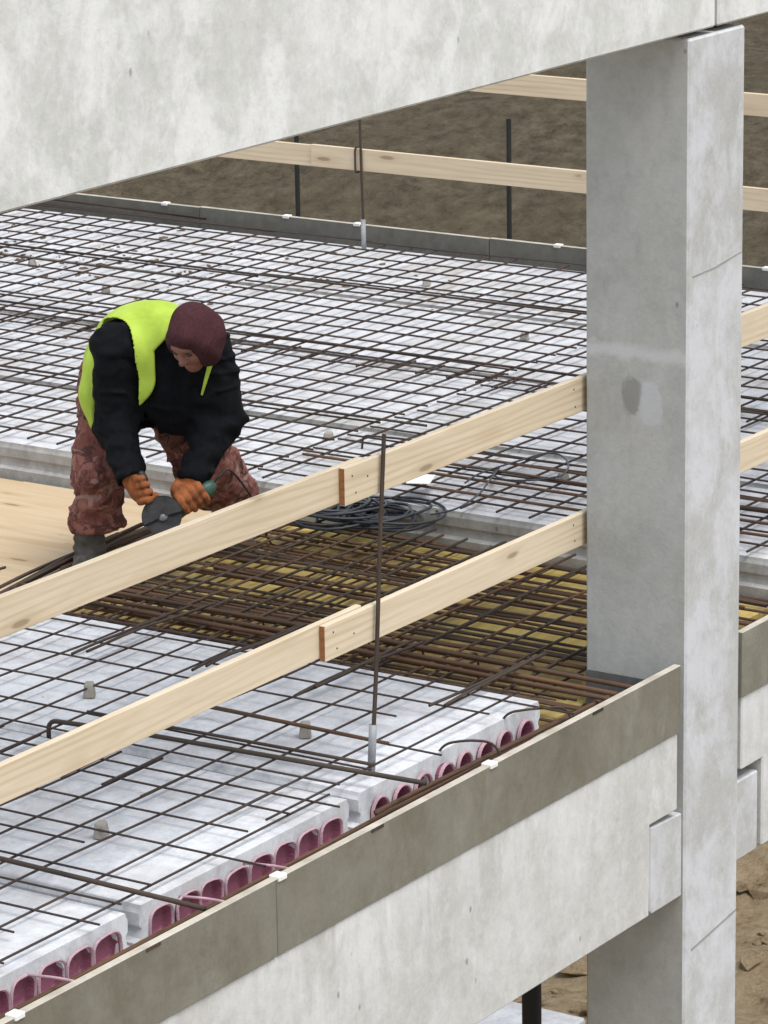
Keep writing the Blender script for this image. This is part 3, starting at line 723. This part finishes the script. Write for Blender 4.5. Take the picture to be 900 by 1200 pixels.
for (yy, zt, lb) in ((10.97, .735, 'black steel post beyond the far upstand boards, nearer the column'), (12.37, .735, 'black steel post beyond the far upstand boards, under the roof beam edge')):
    o = empty('steel_post', (17.935, yy, -.5), lb, 'post', None)
    bar('tube', (17.935, yy, -.5), (17.935, yy, zt), .014, 'post_dark', o, 0)
    part('fixing_plate', box_bm((17.901, yy - .05, -.5), (17.92, yy + .05, -.3), .003), M['post_dark'], o)

# ------------------------------------------------------------------ cable coil, wire loop, litter
pts = []; cc = at_z(428, 609, -.03); rr = random.Random(5)
N = 24
for i in range(N * 26):
    t = i / 26.0
    w = .5 + .5 * math.tanh(3 * math.sin(.52 * t))
    rad = .095 + .085 * (0.5 + 0.5 * math.sin(1.9 * t + .6)) + .035 * math.sin(3.7 * t)
    ox = -.05 + .08 * w + .03 * math.sin(2.3 * t); oy = .13 - .21 * w + .03 * math.sin(1.7 * t)
    a = 2 * math.pi * t
    pts.append((ox + rad * math.cos(a) + .012 * math.sin(7 * a / 3), oy + 1.05 * rad * math.sin(a), .002 + .0026 * t + .008 * math.sin(a * 2 + t)))
coil = obj('cable_coil', tube_me('cable_coil', pts, .0062, M['cable'], 7), None, cc)
tag(coil, 'messy coil of dark cable lying on the reinforcement behind the rail post', 'cable coil')
lp = [(545, 566), (560, 556), (585, 547), (615, 538), (640, 531), (658, 534), (666, 545), (660, 556), (640, 561), (615, 563), (592, 562), (578, 556), (585, 548), (570, 568), (560, 580), (535, 596), (505, 603)]
P = [at_z(x, y, .058 + .004 * math.sin(i)) for i, (x, y) in enumerate(lp)]
def catmull(P, n=7):
    out = []
    for i in range(len(P) - 1):
        a, b, c, d = P[max(i - 1, 0)], P[i], P[i + 1], P[min(i + 2, len(P) - 1)]
        for j in range(n):
            t = j / n
            out.append(.5 * ((2 * b) + (c - a) * t + (2 * a - 5 * b + 4 * c - d) * t * t + (3 * b - a - 3 * c + d) * t ** 3))
    return out + [P[-1]]
CP = catmull(P)
tag(obj('wire_loop', tube_me('wire_loop', rel(CP, P[0]), .0042, M['cable'], 7), None, P[0]), 'thin dark wire lying in an open loop on the far mesh', 'wire')
pp = at_z(493, 566, .052)
b_ = box_bm((-.075, -.05, 0), (.075, .05, .003))
for v in b_.verts: v.co.z += .03 * (v.co.x / .075) ** 2 * .5
o = obj('paper_scrap', bm_mesh('paper_scrap', b_, M['paper']), None, pp); o.rotation_euler = (0, 0, .4); tag(o, 'white paper scrap lying on the mesh above the cable coil', 'paper')

# stack of pale concrete planks on the ground beyond the building
for i in range(3):
    b_ = box_bm((16.9 + i * .04, 11.05 + i * .03, -.105), (19.10 - .05 * i, 15.0, .105), .012)
    b_.transform(Matrix.Translation((-18.0, -13.0, 0)))
    tag(obj('concrete_plank', bm_mesh('concrete_plank', b_, M['plank']), None, (18.0, 13.0, GZ + .02 + i * .235)), ['pale concrete plank lying on the ground at the bottom of a stack', 'pale concrete plank in the middle of a stack on the ground', 'pale concrete plank on top of a stack on the ground'][i], 'plank')
# clods and stones on the sandy ground
cb = bmesh.new(); rr = random.Random(21)
for i in range(900):
    x, y = rr.uniform(19.4, 26), rr.uniform(9.2, 15.5); sz = .025 + .085 * rr.random() ** 3
    gi, gj = np.argmin(abs(gx - x)), np.argmin(abs(gy - y))
    mt = Matrix.Translation((x, y, Zg[gi, gj] + sz * .3)) @ Matrix.Rotation(rr.uniform(0, 6), 4, 'Z') @ Matrix.Diagonal((sz * rr.uniform(.8, 1.5), sz, sz * rr.uniform(.5, .8), 1))
    r_ = bmesh.ops.create_icosphere(cb, subdivisions=1, radius=1.0, matrix=mt)
    for v in r_['verts']: v.co += Vector((rr.uniform(-1, 1), rr.uniform(-1, 1), rr.uniform(-1, 1))) * sz * .25
co = obj('soil_clods', bm_mesh('soil_clods', cb, M['soil'])); co['kind'] = 'stuff'; tag(co, 'sandy clods and stones scattered over the bare ground', 'soil')

# rusty bars and dirt along the far upstand boards
for i, (x_, a_, b_, z_) in enumerate(((17.74, 12.4, 16, .015), (17.79, 12.9, 16, .035))):
    tag(bar('rebar', (x_, a_, z_), (x_ + .02, b_, z_ + .01), .008, 'rebar_dark'), 'dark bar lying along the foot of the far upstand boards', 'rebar', 'bars along the far upstand')
def crumbs(name, n, cx_, cy_, sx_, sy_, seed, lb):
    cb = bmesh.new(); rr = random.Random(seed)
    for i in range(n):
        x, y = rr.gauss(cx_, sx_), rr.gauss(cy_, sy_); sz = .004 + .012 * rr.random() ** 2
        if not (13.3 < x < 17.6): continue
        r_ = bmesh.ops.create_icosphere(cb, subdivisions=1, radius=1.0, matrix=Matrix.Translation((x - cx_, y - cy_, sz * .25)) @ Matrix.Rotation(rr.uniform(0, 6), 4, 'Z') @ Matrix.Diagonal((sz * rr.uniform(.8, 2.6), sz, sz * rr.uniform(.3, .6), 1)))
        for v in r_['verts']: v.co += Vector((rr.uniform(-1, 1), rr.uniform(-1, 1), rr.uniform(-1, 1))) * sz * .2
    o = obj(name, bm_mesh(name, cb, M['dirt']), None, (cx_, cy_, 0)); o['kind'] = 'stuff'; tag(o, lb, 'dirt')
M['dirt'] = plain('brown site dirt', (0.13, 0.095, 0.062), 0.95, 0.5, sc=30)
d_ = at_z(60, 305, 0)
crumbs('dirt_crumbs', 260, d_.x, d_.y, .38, .75, 31, 'brown dirt crumbs spread under the far mesh below the roof beam')
# ------------------------------------------------------------------ bundle of bars by the worker
rr = random.Random(11)
for i in range(9):
    off = rr.uniform(-.09, .09); zb = DECK + .012 + .013 * (i % 3)
    a = Vector((10.9 + rr.uniform(-.3, .3), 9.43 + off + rr.uniform(-.03, .03), zb)); b_ = Vector((12.72 + rr.uniform(-.25, .12), 9.56 + off + rr.uniform(-.05, .05), zb + .01))
    a.x = max(a.x, 11.21)
    tag(bar('rebar', a, b_, .0075, 'rebar_dark', None), 'dark bar in the bundle on the plywood at the worker boots', 'rebar', 'bars bundled at the worker boots')
for i, (dy, zt) in enumerate(((.0, .10), (.035, .085))):
    a = at_z(60 + i * 12, 668, DECK + .03); b_ = at_z(192, 600 + i * 14, DECK + .16)
    tag(bar('rebar', a, b_, .0085, 'rebar', None), ['bare grey bar raised from the bundle under the grinder', 'second bare grey bar raised from the bundle under the grinder'][i], 'rebar')

# ------------------------------------------------------------------ signed distance bodies (worker)
def surf_net(f, lo, hi, h):
    lo = np.array(lo, float); n = np.ceil((np.array(hi) - lo) / h).astype(int) + 1
    ax = [lo[i] + h * np.arange(n[i]) for i in range(3)]
    X, Y, Z = np.meshgrid(*ax, indexing='ij')
    v = f(X, Y, Z); s = v < 0
    c = np.zeros(tuple(n - 1), int)
    for i in (0, 1):
        for j in (0, 1):
            for k_ in (0, 1): c += s[i:n[0] - 1 + i, j:n[1] - 1 + j, k_:n[2] - 1 + k_]
    act = (c > 0) & (c < 8)
    idx = -np.ones(act.shape, int); cells = np.argwhere(act); idx[act] = np.arange(len(cells))
    acc = np.zeros((len(cells), 3)); cnt = np.zeros(len(cells))
    corners = [(i, j, k_) for i in (0, 1) for j in (0, 1) for k_ in (0, 1)]
    for a in corners:
        for d in range(3):
            if a[d]: continue
            b = list(a); b[d] = 1
            va = v[cells[:, 0] + a[0], cells[:, 1] + a[1], cells[:, 2] + a[2]]; vb = v[cells[:, 0] + b[0], cells[:, 1] + b[1], cells[:, 2] + b[2]]
            m = (va < 0) != (vb < 0)
            t = np.where(m, va / np.where(m, va - vb, 1), 0)
            p = np.tile(np.array(a, float), (len(cells), 1)); p[:, d] = t
            acc[m] += p[m]; cnt[m] += 1
    V = lo + h * (cells + acc / cnt[:, None])
    F = []
    for d in range(3):
        e1, e2 = (d + 1) % 3, (d + 2) % 3
        sl0 = [slice(None)] * 3; sl1 = [slice(None)] * 3
        sl0[d] = slice(0, -1); sl1[d] = slice(1, None)
        a, b = s[tuple(sl0)], s[tuple(sl1)]
        ed = np.argwhere(a != b)
        ok = (ed[:, e1] > 0) & (ed[:, e2] > 0) & (ed[:, e1] < n[e1] - 1) & (ed[:, e2] < n[e2] - 1)
        ed = ed[ok]
        fl = a[ed[:, 0], ed[:, 1], ed[:, 2]]
        q_ = []
        for (o1, o2) in ((-1, -1), (0, -1), (0, 0), (-1, 0)):
            cc_ = ed.copy(); cc_[:, e1] += o1; cc_[:, e2] += o2
            q_.append(idx[cc_[:, 0], cc_[:, 1], cc_[:, 2]])
        q_ = np.stack(q_, -1); q_[~fl] = q_[~fl][:, ::-1]
        F.append(q_)
    return V, np.concatenate(F)
_ng = {}
def vn(X, Y, Z, sc, seed=0):
    if seed not in _ng: _ng[seed] = np.random.default_rng(seed + 100).random((24, 24, 24))
    g_ = _ng[seed]; out = 0
    x, y, z = X * sc + 50, Y * sc + 50, Z * sc + 50
    xi, yi, zi = [np.floor(q).astype(int) for q in (x, y, z)]
    fx_, fy_, fz_ = x - xi, y - yi, z - zi
    fx_, fy_, fz_ = [q * q * (3 - 2 * q) for q in (fx_, fy_, fz_)]
    for i in (0, 1):
        for j in (0, 1):
            for k_ in (0, 1):
                w = (fx_ if i else 1 - fx_) * (fy_ if j else 1 - fy_) * (fz_ if k_ else 1 - fz_)
                out = out + w * g_[(xi + i) % 24, (yi + j) % 24, (zi + k_) % 24]
    return out - .5
def cap(p, a, b, ra, rb):          # tapered capsule
    a, b = np.array(a, float), np.array(b, float); d = b - a; L2 = (d @ d) or 1e-9
    t = np.clip(((p[0] - a[0]) * d[0] + (p[1] - a[1]) * d[1] + (p[2] - a[2]) * d[2]) / L2, 0, 1)
    return np.sqrt((p[0] - a[0] - t * d[0]) ** 2 + (p[1] - a[1] - t * d[1]) ** 2 + (p[2] - a[2] - t * d[2]) ** 2) - (ra + t * (rb - ra))
def ell(p, c, axes, r):            # oriented ellipsoid
    q = [sum((p[i] - c[i]) * a[i] for i in range(3)) / rr_ for a, rr_ in zip(axes, r)]
    k_ = np.sqrt(q[0] ** 2 + q[1] ** 2 + q[2] ** 2)
    return (k_ - 1) * min(r) * (1 + .0 * k_)
def su(a, b, k_=.03):
    h_ = np.clip(.5 + .5 * (b - a) / k_, 0, 1); return b * (1 - h_) + a * h_ - k_ * h_ * (1 - h_)
def ss(a, b, k_=.01): return -su(-a, b, k_)     # a minus b
def chain(p, pts, rs, k_=.03):
    d = None
    for i in range(len(pts) - 1):
        c_ = cap(p, pts[i], pts[i + 1], rs[i], rs[i + 1]); d = c_ if d is None else su(d, c_, k_)
    return d
def V3(r, c, z): return np.array([r, -c, z], float)      # screen-right, towards camera, up -> local axes
def nrm3(v): v = np.array(v, float); return v / np.linalg.norm(v)

W0 = at_z(180, 675, DECK)
WROT = math.atan2(r0.y, r0.x)
person = empty('person', W0, 'worker in yellow vest and black jacket bending over a grinder', 'person', None, WROT)
def sdf_part(name, f, lo, hi, h, mat, parent):
    v, fc = surf_net(lambda X, Y, Z: f((X, Y, Z)), lo, hi, h)
    me = mesh_from(name, v.tolist(), fc.tolist(), mat, True)
    return obj(name, me, parent)

hipC = V3(-.095, -.20, .79); hipL = V3(-.165, -.17, .77); hipR = V3(.02, -.21, .77)
kneL, ankL = V3(-.208, -.02, .45), V3(-.252, -.03, .10)
kneR, ankR = V3(.205, -.13, .45), V3(.29, -.40, .10)
shC = V3(.080, .12, 1.01); shL = V3(-.105, .13, .965); shR = V3(.262, .12, .955)
elbL, wriL = V3(-.12, .13, .665), V3(-.060, .32, .505)
elbR, wriR = V3(.305, .12, .69), V3(.19, .31, .485)
HC = V3(.205, .36, 1.06)                       # head centre
F_ = nrm3(V3(-.46, .66, -.59)); U_ = np.array([0, 0, 1.0]); U_ = nrm3(U_ - (U_ @ F_) * F_); L_ = np.cross(U_, F_)
def H(f, u, l=0.0): return HC + F_ * f + U_ * u + L_ * l

def head(p):
    d = ell(p, H(-.008, .025), (F_, U_, L_), (.098, .100, .076))
    d = su(d, ell(p, H(.022, -.045), (F_, U_, L_), (.066, .068, .056)), .04)
    d = su(d, cap(p, H(.062, -.092), H(.068, -.085), .020, .022), .03)         # chin
    d = su(d, cap(p, H(.075, .022, -.03), H(.075, .022, .03), .016, .016), .02)   # brow
    d = su(d, cap(p, H(.088, .010), H(.110, -.026), .009, .014), .012)          # nose
    d = su(d, cap(p, H(.098, -.030, -.012), H(.098, -.030, .012), .008, .008), .01)
    for s_ in (-1, 1):
        d = ss(d, ell(p, H(.092, .004, .032 * s_), (F_, U_, L_), (.012, .012, .018)), .012)
        d = su(d, ell(p, H(.066, -.026, .042 * s_), (F_, U_, L_), (.020, .022, .016)), .02)   # cheek
        d = su(d, ell(p, H(-.012, -.004, .072 * s_), (F_, U_, L_), (.018, .028, .008)), .008)  # ear
    d = ss(d, cap(p, H(.090, -.058, -.02), H(.090, -.058, .02), .0035, .0035), .006)            # mouth line
    d = su(d, cap(p, H(.082, -.067, -.014), H(.082, -.067, .014), .007, .007), .008)
    return d
def body(p):
    d = chain(p, [hipC, (hipC + shC) / 2 + V3(-.02, -.03, .03), shC], [.09, .09, .085], .05)
    d = su(d, cap(p, shL, shR, .05, .05), .04)
    d = su(d, cap(p, shC, H(-.03, -.06), .058, .052), .04)
    d = su(d, chain(p, [hipL, kneL, ankL, ankL + V3(-.01, .05, -.05)], [.085, .055, .04, .025]), .04)
    d = su(d, chain(p, [hipR, kneR, ankR, ankR + V3(.01, .05, -.05)], [.085, .055, .04, .025]), .04)
    d = su(d, chain(p, [shL, elbL, wriL], [.058, .045, .03]), .03)
    d = su(d, chain(p, [shR, elbR, wriR], [.058, .045, .03]), .03)
    return su(d, head(p), .02)
sdf_part('body', body, (-.42, -.62, .0), (.50, .42, 1.32), .0085, M['skin'], person)
# finer face mesh features
for s_ in (-1, 1):
    e = H(.082, .003, .031 * s_)
    sdf_part('eye', lambda p: ell(p, e, (F_, U_, L_), (.010, .008, .014)), e - .022, e + .022, .003, M['eye'], person)
m_ = H(.0835, -.062)
sdf_part('mouth', lambda p: ell(p, m_, (F_, U_, L_), (.012, .007, .021)), m_ - .03, m_ + .03, .003, M['lip'], person)

TA = nrm3(shC - hipC); LA = nrm3(shR - shL); LA = nrm3(LA - (LA @ TA) * TA); BA = np.cross(TA, LA)
if BA[2] > 0: BA = -BA                         # belly side
mid = (hipC + shC) / 2 + V3(-.01, -.03, .035)
def torso(p, g=0.0):
    d = ell(p, hipC + TA * .05, (TA, LA, BA), (.16 + g, .165 + g, .14 + g))
    d = su(d, ell(p, mid, (TA, LA, BA), (.25 + g, .18 + g, .145 + g)), .06)
    d = su(d, cap(p, shL + V3(.03, 0, .015), shR + V3(-.03, 0, .015), .088 + g, .088 + g), .06)
    d = su(d, cap(p, shC + V3(-.02, -.03, .03), shC + V3(.05, .06, .03), .078 + g, .068 + g), .05)
    return d
def fold(p, s1=11, s2=24, a1=.018, a2=.009, sd=0):
    return a1 * vn(*p, s1, sd) + a2 * vn(*p, s2, sd + 1)
def ridge(p, sc, amp, sd, st=(1, 1, 1)):     # sharp cloth folds
    n_ = np.abs(vn(p[0] * st[0], p[1] * st[1], p[2] * st[2], sc, sd)) * 2
    return -amp * np.clip(1 - 3.2 * n_, 0, 1)
def creases(p, a, b, freq, amp, sd=2):         # rings of folds round a limb
    d = np.array(b) - np.array(a); L = np.linalg.norm(d); d = d / L
    t = (p[0] - a[0]) * d[0] + (p[1] - a[1]) * d[1] + (p[2] - a[2]) * d[2]
    return amp * np.sin(freq * t + 9 * vn(*p, 7, sd)) * (.4 + vn(*p, 9, sd + 3))
def armL(p, g=0.0): return chain(p, [shL + V3(-.008, .02, .012), elbL, wriL], [.097 + g, .082 + g, .060 + g], .05)
def armR(p, g=0.0): return chain(p, [shR, elbR, wriR], [.090 + g, .082 + g, .060 + g], .05)
def jbase(p):
    d = torso(p)
    d = su(d, su(armL(p), armR(p), .001), .045)
    hem = cap(p, hipC + V3(.08, .14, -.14), hipC + V3(.27, .18, -.14), .07, .07)
    d = su(d, hem, .08)
    d = su(d, ell(p, V3(.135, .10, .815), (np.array([1., 0, 0]), np.array([0, 1., 0]), np.array([0, 0, 1.])), (.16, .13, .21)), .07)
    # cut at the cuffs and the waist
    dl, dr = nrm3(wriL - elbL), nrm3(wriR - elbR)
    for w_, dd in ((wriL, dl), (wriR, dr)):
        far = np.sqrt((p[0] - w_[0]) ** 2 + (p[1] - w_[1]) ** 2 + (p[2] - w_[2]) ** 2) - .11
        pl = (p[0] - w_[0]) * dd[0] + (p[1] - w_[1]) * dd[1] + (p[2] - w_[2]) * dd[2] - .028
        d = np.maximum(d, np.minimum(pl, -far) if False else np.where(far < 0, pl, -1))
    d = np.maximum(d, (.655 - p[2]) * .8 + .12 * np.maximum(0, np.abs(p[0] + .02) - .25) * 0 if False else np.where((p[2] < .66) & (armL(p) > .012) & (armR(p) > .012), 0.625 - p[2] + .03 * vn(*p, 8, 33), -1))
    d = ss(d, cap(p, shC + V3(.06, .08, .05), H(-.02, -.03), .055, .09), .02)     # neck opening
    return d
def jacket(p):
    return jbase(p) + fold(p, 10, 22, .014, .007) + creases(p, elbL, shL, 70, .005) + creases(p, elbR, wriR, 80, .005, 6) + ridge(p, 9, .009, 90, (1, 1, 1.7)) + ridge(p, 16, .005, 91, (1.6, 1.6, .8)) + .003
sdf_part('jacket', jacket, (-.40, -.52, .40), (.52, .42, 1.22), .0066, M['jacket'], person)

def trousers(p):
    d = ell(p, hipC + V3(0, 0, -.03), (np.array([1., 0, 0]), np.array([0, 1., 0]), np.array([0, 0, 1.])), (.185, .16, .165))
    d = su(d, chain(p, [hipL, kneL + V3(0, .015, 0), ankL + V3(0.025, 0, .13)], [.118, .103, .106], .04), .05)
    d = su(d, chain(p, [hipR, kneR + V3(.0, .015, 0), ankR + V3(0, -.01, .13)], [.125, .122, .118], .04), .05)
    d = np.maximum(d, .195 - p[2] + .03 * vn(*p, 9, 30))
    return d + .008 + fold(p, 9, 19, .030, .012, 20) + creases(p, ankL, kneL, 48, .012, 24) + creases(p, ankR, kneR, 46, .011, 27) + ridge(p, 10, .012, 92, (1, 1, 1.6)) + ridge(p, 19, .006, 93, (1.5, 1.5, .8))
sdf_part('trousers', trousers, (-.46, -.32, .10), (.52, .48, 1.0), .0066, M['camo'], person)

AX3 = (np.array([1., 0, 0]), np.array([0, 1., 0]), np.array([0, 0, 1.]))
def vest(p):
    x, c_, z = p[0], -p[1], p[2]
    jd = jbase(p)
    shell = jd - .022 + .009 * vn(x, p[1], z * .5, 9, 44) + .005 * vn(x, p[1], z * .6, 18, 45)
    aL, aR = armL(p), armR(p)
    q = np.maximum(.026 - aL, .034 - aR)                                    # armholes
    xb = .046 - .085 * (np.clip(.87 - z, 0, .2) / .13) ** 2 + .9 * np.clip(z - .985, 0, .2)
    q = np.maximum(q, np.minimum(x - xb, c_ - .03))                          # open front, edge curving to the arm
    q = np.maximum(q, np.where(c_ > .10, .73, .66) - z)
    d = -su(-shell, -q, .010)
    fl = chain(p, [V3(-.08, .02, .955), V3(-.165, -.03, .87), V3(-.195, .0, .76), V3(-.178, .03, .66)], [.072, .082, .074, .056], .04)
    fl = fl + .007 * np.sin(55 * x + 8 * z + 3 * vn(*p, 6, 41)) * np.clip((.95 - z) * 4, 0, 1)
    fl = np.maximum(fl, .625 - z + .02 * vn(*p, 10, 43))
    d = su(d, -su(-fl, -(.014 - aL), .008), .012)
    xs = .222 + (z - .79) * .30                                             # right front edge showing beside the chin
    strip = np.maximum(np.maximum(np.abs(x - xs) - .004 - .05 * np.clip(z - .79, 0, .2), jd - .014), np.maximum(.80 - z, .02 - c_))
    d = np.minimum(d, strip)
    return ss(d, cap(p, shC + V3(.07, .10, .06), H(-.02, -.03), .04, .085), .012)
sdf_part('safety_vest', vest, (-.32, -.36, .59), (.36, .34, 1.22), .005, M['vest'], person)

def hood(p):
    d = ell(p, H(-.020, .024), (F_, U_, L_), (.107, .107, .092))
    d = su(d, cap(p, H(-.045, -.02), shC + V3(.075, .085, .045), .085, .055), .05)
    d = su(d, cap(p, H(.052, .066, -.012), H(.052, .066, .03), .030, .030), .05)       # rim above the brow
    d = su(d, cap(p, H(.01, -.07, -.075), H(.03, .01, -.075), .022, .022), .05); d = su(d, cap(p, H(.01, -.07, .075), H(.03, .01, .075), .022, .022), .05)
    d = su(d, cap(p, H(-.02, -.02, 0), H(-.01, -.02, 0), .092, .092), .03)
    d = su(d, cap(p, H(-.02, .0) + np.array([.055, 0, 0]), H(.03, -.075) + np.array([.05, 0, 0]), .06, .035), .03)
    op = ell(p, H(.122, -.052) + np.array([-.030, 0, 0]), (F_, U_, L_), (.108, .094, .080))
    d = ss(d, op, .012)
    return d + .008 * vn(*p, 11, 60) + .003 * vn(*p, 30, 61) + ridge(p, 6, .007, 96, (1.6, 1.2, .8))
sdf_part('hood', hood, (-.05, -.55, .95), (.40, -.0, 1.33), .0065, M['hood'], person)

def boot(ank, toe, nm):
    a, t = np.array(ank), np.array(toe)
    d0 = nrm3((t - a) * np.array([1, 1, 0]))
    def f(p):
        d = chain(p, [a + V3(0, 0, .13), a + V3(0, 0, .0), a + d0 * .02 + V3(0, 0, -.04)], [.066, .060, .058], .03)
        d = su(d, chain(p, [a - d0 * .03 + V3(0, 0, -.055), a + d0 * .10 + V3(0, 0, -.05), a + d0 * .20 + V3(0, 0, -.062)], [.044, .050, .040], .03), .03)
        d = np.maximum(d, .022 - p[2])
        return d + fold(p, 20, 40, .012, .006, 70) + .004 * np.sin(p[2] * 150)
    o = sdf_part(nm, f, a + np.array([-.30, -.30, -.12]), a + np.array([.30, .30, .20]), .008, M['boot'], person)
    def g_(p):
        d = chain(p, [a - d0 * .045, a + d0 * .10, a + d0 * .205], [.047, .052, .043], .03) if False else None
        q = (p[0], p[1], np.full_like(p[2], 0.))
        a2 = a * np.array([1, 1, 0]); d = chain(q, [a2 - d0 * .035, a2 + d0 * .10, a2 + d0 * .20], [.050, .056, .046], .03)
        return np.maximum(d, np.abs(p[2] - .013) - .012)
    so_ = sdf_part('sole', g_, (a[0] - .30, a[1] - .30, -.02), (a[0] + .30, a[1] + .30, .05), .008, M['sole'], o)
boot(ankL + V3(-.005, 0, 0), ankL + V3(-.02, .18, 0), 'boot'); boot(ankR, ankR + V3(.08, .16, 0), 'boot')

# gloves: palm, four fingers curled round a grip axis and a thumb from the side of the palm
def glove(wrist, grip_c, axis, rad, nm, flip=1):
    g_ = nrm3(axis); w = np.array(wrist) - np.array(grip_c)
    out = nrm3(w - (w @ g_) * g_)              # from the grip towards the back of the hand
    side = np.cross(g_, out) * flip
    def P_(ang, al, rr_): return np.array(grip_c) + g_ * al + (out * math.cos(ang) + side * math.sin(ang)) * rr_
    chains = []
    for i, (al, ln_) in enumerate(((.045, 2.9), (.016, 3.15), (-.013, 3.05), (-.041, 2.7))):
        pts = [P_(-.35 + ln_ * t, al * (1 + .05 * t), rad + .010 + .006 * (1 - t)) for t in (0.12, .38, .62, .82, 1.0)]
        chains.append((pts, [.0165, .0160, .0152, .0145, .0130]))
    th = [P_(-.55, .030, rad + .022), P_(-1.1, .050, rad + .018), P_(-1.9, .050, rad + .012), P_(-2.6, .040, rad + .010)]
    def f(p):
        d = cap(p, P_(-.25, .028, rad + .022), P_(-.25, -.034, rad + .022), .030, .027)
        d = su(d, cap(p, P_(-.45, .026, rad + .036), P_(.15, -.026, rad + .032), .027, .025), .02)
        d = su(d, cap(p, P_(-.2, 0, rad + .025), wrist, .040, .046), .03)
        for pts, rs in chains: d = su(d, chain(p, pts, rs, .006), .006)
        d = su(d, chain(p, th, [.022, .019, .0165, .0145], .008), .010)
        return d + .004 * vn(*p, 40, 80)
    c_ = np.array(grip_c)
    return sdf_part(nm, f, c_ - .15, c_ + .15, .0042, M['glove'], person)
# grinder geometry in the same local frame
DC = V3(.070, .40, .355)                        # disc centre
BD = nrm3(V3(.135, -.03, .085))                 # housing axis, from gear head to the tail
NA = nrm3(V3(-.62, .80, -.10)); NA = nrm3(NA - (NA @ BD) * BD)   # disc normal, towards the camera side
GHd = DC - NA * .045
gripR = GHd + BD * .135
sideB = GHd + nrm3(np.cross(NA, BD)) * .0
SH0 = GHd + V3(-.045, .015, .035); SHd = nrm3(V3(-.25, -.15, .92)); SH1 = SH0 + SHd * .15
glove(wriR + nrm3(wriR - elbR) * -.01, gripR, BD, .034, 'glove', 1)
glove(wriL + nrm3(wriL - elbL) * -.01, SH0 + SHd * .095, -SHd, .019, 'glove', -1)

gr = empty('angle_grinder', W0, 'green angle grinder with a dark guard held over the bars', 'grinder', None, WROT)
sdf_part('housing', lambda p: su(chain(p, [GHd + BD * .045, GHd + BD * .11, GHd + BD * .17, GHd + BD * .20], [.041, .036, .033, .034], .02), cap(p, GHd + BD * .20, GHd + BD * .22, .032, .026), .01), GHd - .36, GHd + .36, .006, M['tool_green'], gr)
sdf_part('gear_head', lambda p: su(cap(p, GHd - BD * .01, GHd + BD * .045, .036, .038), cap(p, GHd - NA * .02, GHd + NA * .025, .036, .030), .015), GHd - .12, GHd + .12, .005, M['gear'], gr)
def ringed(c, n, u, r_in, r_out, a0, a1, t0, t1, name, mat, seg=30):
    n = nrm3(n); u = nrm3(u - (u @ n) * n); w = np.cross(n, u); vs_, fs_ = [], []
    for i in range(seg + 1):
        a = a0 + (a1 - a0) * i / seg; d = u * math.cos(a) + w * math.sin(a)
        for (rr_, t) in ((r_in, t0), (r_out, t0), (r_out, t1), (r_in, t1)): vs_.append(c + d * rr_ + n * t)
    for i in range(seg):
        for j in range(4):
            a, b = i * 4 + j, i * 4 + (j + 1) % 4; fs_.append((a, b, b + 4, a + 4))
    fs_.append((3, 2, 1, 0)); fs_.append(tuple(seg * 4 + j for j in range(4)))
    return obj(name, mesh_from(name, vs_, fs_, mat), gr)
upv = np.array([0, 0, 1.0])
ringed(DC, NA, upv, .004, .074, 0, 2 * math.pi - 1e-3, -.0015, .0015, 'disc', M['disc'], 40)
gd = ringed(DC, NA, upv + .35 * np.array([-1, 0, 0]), .0790, .0830, -1.65, 1.65, -.028, .012, 'guard', M['tool_metal'])
ringed(DC, NA, upv + .35 * np.array([-1, 0, 0]), .03, .0830, -1.65, 1.65, -.030, -.027, 'guard_plate', M['tool_metal'])
ringed(DC, NA, upv + .35 * np.array([-1, 0, 0]), .012, .0830, -1.65, 1.65, .009, .012, 'guard_cover', M['tool_metal'])
obj('flange_nut', tube_me('flange_nut', [DC - NA * .004, DC + NA * .006, DC + NA * .010], [.020, .020, .016], M['gear'], 16), gr)
sdf_part('side_handle', lambda p: su(chain(p, [SH0 + SHd * .02, SH0 + SHd * .04, SH0 + SHd * .13, SH1], [.022, .015, .018, .016], .01), cap(p, GHd, SH0 + SHd * .03, .008, .010), .006), SH0 - .22, SH0 + .22, .005, M['tool_dark'], gr)
cb0 = GHd + BD * .23
cp = [cb0, cb0 + BD * .04 + V3(0, 0, .02), V3(.33, .24, .50), V3(.39, .16, .40), V3(.44, .0, .25), V3(.47, -.25, .06), V3(.55, -.40, .008), V3(.66, -.48, .008)]
obj('power_cord', tube_me('power_cord', catmull([Vector(q) for q in cp], 8), .0045, M['tool_dark'], 7), gr)
